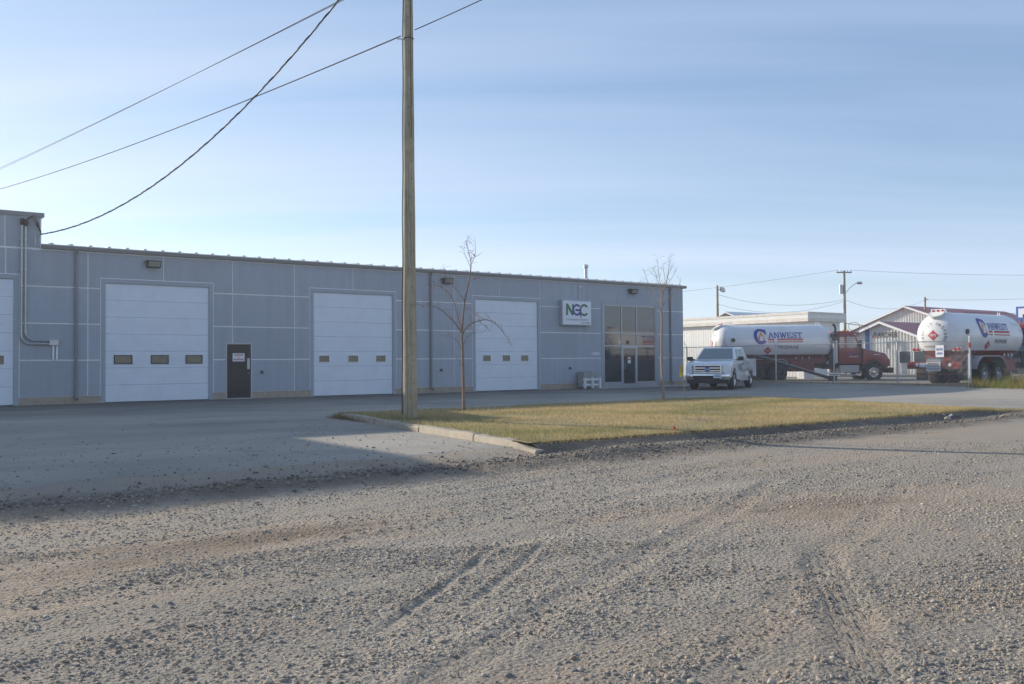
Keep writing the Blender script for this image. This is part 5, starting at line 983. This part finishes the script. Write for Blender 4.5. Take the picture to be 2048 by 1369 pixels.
text_on(ar, 'ARCHER', m_black, (-.06, -.50, 3.35), (0, -1, 0), (0, 0, 1), .62, .012, 1.85)
mb = MB(); mb.quad((-.06, .98, 3.12), (-.06, .86, 3.12), (-.06, .62, 3.62), (-.06, .68, 3.66)); mb.quad((-.06, .30, 3.12), (-.06, .42, 3.12), (-.06, .68, 3.66), (-.06, .60, 3.60)); mb.build('logo_mark', m_greytext, ar, fixn=False)
mb = MB(); mb.quad((-.06, .78, 3.12), (-.06, .52, 3.12), (-.06, .65, 3.38)); mb.build('logo_mark', m_stripe, ar, fixn=False)
for y0, y1 in ((-2.6, -1.5), (-4.1, -2.8)):
    w_ = MB().box(-.05, -.03, y0, y1, .9, 2.0).build('window', m_paper, ar); MB().box(-.06, -.051, y0+.06, y1-.06, .96, 1.94).build('pane', m_glass, w_)
MB().box(-.07, .03, 1.25, 1.55, 2.0, 3.9).build('blue_banner', m_signblue, ar)
MB().tube([(-.08, -.55, 2.2), (-.08, -.55, 2.8)], .04, 6).build('wall_lamp', m_dark, ar)
gable('metal_shop', 'larger white ribbed building with red metal roof behind the lettered one', 90.05, 16.9, 7.5, 6.9, 4.15, 22)
gg = thing('grey_gabled_house', 'grey gable end with white trim showing above the warehouse roof', 'house', (79.0, 31.5, 0))
MB().prism([(-2.6, 0), (2.6, 0), (2.6, 5.6), (0, 6.65), (-2.6, 5.6)], 'x', 0, 8).build('walls', m_greygable, gg)
for s in (-1, 1): MB().hexa([(-.3, 0, 6.66), (8, 0, 6.66), (8, s*2.9, 5.49), (-.3, s*2.9, 5.49)], [(-.3, 0, 6.80), (8, 0, 6.80), (8, s*2.9, 5.63), (-.3, s*2.9, 5.63)]).build('roof', m_paper, gg)
def bgpole(name, label, x, y, top, r=.15): t = thing(name, label, 'utility pole', (x, y, 0)); MB().tube([(0, 0, 0), (0, 0, top)], [r, r*.7], 10).build('pole', m_wood, t, smooth=True); return t
bp1 = bgpole('light_pole', 'short dark pole with floodlight above the warehouse roof', 66.4, 22.1, 8.45); MB().hexa([(.15, -.5, 7.9), (.15, -.2, 7.9), (.55, -.2, 7.8), (.55, -.5, 7.8)], [(.1, -.5, 8.3), (.1, -.2, 8.3), (.5, -.2, 8.15), (.5, -.5, 8.15)]).build('floodlight', m_galv, bp1); MB().tube([(0, 0, 8.0), (.1, -.35, 8.05)], .03, 6).build('bracket', m_dark, bp1)
bp2 = bgpole('utility_pole', 'distant pole with crossarm, transformer and street lamp beside the warehouse end', 71.5, 12.05, 9.25)
MB().box(-.06, .06, -.05, .05, 8.95, 9.08).build('crossarm_brace', m_wood, bp2); mb = MB(); u = R0; mb.tube([R0*-.68+Z0*9.1, R0*.68+Z0*9.1], .06, 6); mb.build('crossarm', m_wood, bp2)
for q in (-.6, -.25, .3, .6): MB().tube([R0*q+Z0*9.1, R0*q+Z0*9.32], .035, 6).build('insulator', m_galv, bp2)
MB().tube([R0*-.3+Z0*7.2, R0*-.3+Z0*8.0], .16, 10).build('transformer', m_galv, bp2, smooth=True)
MB().tube([R0*.05+Z0*7.2, R0*.5+Z0*7.75, R0*1.0+Z0*8.1, R0*1.25+Z0*8.15], .03, 6).build('lamp_arm', m_galv, bp2); MB().lathe([(0, .05), (.1, .12), (.4, .13), (.5, .05), (.52, 0)], R0*1.1+Z0*8.15, R0, 10).build('lamp_head', m_galv, bp2, smooth=True)
mb = MB(); mb.tube([R0*.8+Z0*4.3+Vector((.38*math.cos(a), -.3*math.cos(a), .38*math.sin(a))) for a in np.linspace(0, 6.283, 20)], .02, 5); mb.build('cable_coil', m_cable, bp2)
bp3 = bgpole('utility_pole', 'thin brown pole rising behind the red roofed buildings', 91.7, 15.7, 7.9, .14)
MB().tube([R0*-.05+Z0*7.6, R0*.35+Z0*7.7], .04, 6).build('bracket', m_galv, bp3)
def span(a, b, sag, r, label, grp='overhead wires behind the yard'): return cable('overhead_wire', [a, b], r, label, sag=sag, n=24, group=grp)
A1 = Vector((66.4, 22.1, 7.6)); A2 = Vector((71.5, 12.05, 6.7)); A3 = Vector((91.7, 15.7, 7.6)); T2 = Vector((71.5, 12.05, 9.3))
span(A1, A2, .75, .012, 'drooping wire between the floodlight pole and the crossarm pole'); span(A1-Z0*.9, A2-Z0*.15, .9, .012, 'lower drooping wire between floodlight pole and crossarm pole')
span(A2, A3, .9, .012, 'wire from the crossarm pole to the pole behind the red roofs'); span(A2-Z0*2.1, A3-Z0*2.6, .3, .03, 'thick low wire left of the lettered gabled building')
span(T2+R0*.6, T2+R0*40+F0*6+Z0*.6, .6, .010, 'upper thin wire from the crossarm to the right edge'); span(T2-R0*.6, T2-R0*45+F0*35-Z0*.5, 1.2, .010, 'thin wire from the crossarm going left behind the shop')
span(A3, A3+R0*30+F0*-4+Z0*1.2, .5, .012, 'wire from the far pole to the right edge over the tanker'); span(A3+Z0*-1.3+R0*4, A3+R0*34-F0*10+Z0*-1.8, .4, .02, 'low wire at the right edge above the tanker tank')
bsn = thing('roadside_sign', 'tall blue framed sign at the right edge beyond the rear tanker', 'sign', (63.0, -6.6, 0))
MB().box(-.06, .06, -2.2, .35, 3.95, 4.8).build('sign_frame', m_signblue, bsn); MB().box(-.075, -.061, -2.05, .2, 4.08, 4.67).build('sign_panel', m_signface, bsn)
for y in (-1.9, .1): MB().tube([(0.0, y, 0), (0.0, y, 3.96)], .06, 8).build('sign_post', m_signblue, bsn)
for i_, (xc, yc, hh, ww) in enumerate(((19.5, 60.2, .95, 1.1),)):
    x_, y_ = c2w(xc, yc); b_ = MB().hexa([(-ww/2, -.3, 0), (ww/2, -.3, 0), (ww/2, .3, 0), (-ww/2, .3, 0)], [(-ww/2*.9, -.2, hh), (ww/2*.9, -.2, hh), (ww/2*.9, .2, hh), (-ww/2*.9, .2, hh)]).build('concrete_block', m_paper, bevel=.03); b_.location = (x_, y_, .1); tag(b_, 'pale sunlit concrete block seen beneath the side on tanker', 'block')
hzm = bpy.data.materials.new('glare_haze_air'); hzm.use_nodes = True; _n = hzm.node_tree; _n.nodes.remove(_n.nodes['Principled BSDF']); _pv = _n.nodes.new('ShaderNodeVolumePrincipled'); _pv.inputs['Color'].default_value = (.93, .95, 1, 1); _pv.inputs['Density'].default_value = 0.0011; _pv.inputs['Anisotropy'].default_value = 0.4; _n.links.new(_pv.outputs[0], _n.nodes['Material Output'].inputs['Volume'])
hb = MB().box(-950, 950, -950, 950, -4, 14.5).build('glare_haze', hzm); hb['kind'] = 'stuff'  # thin haze volume, added to imitate veiling lens glare as well
for o in list(bpy.data.objects):
    if o.type == 'MESH' and o.parent is None and 'kind' not in o and 'label' not in o: print('UNLABELLED', o.name)
print('TRIS', sum(sum(len(p.vertices)-2 for p in me.polygons) for me in bpy.data.meshes))
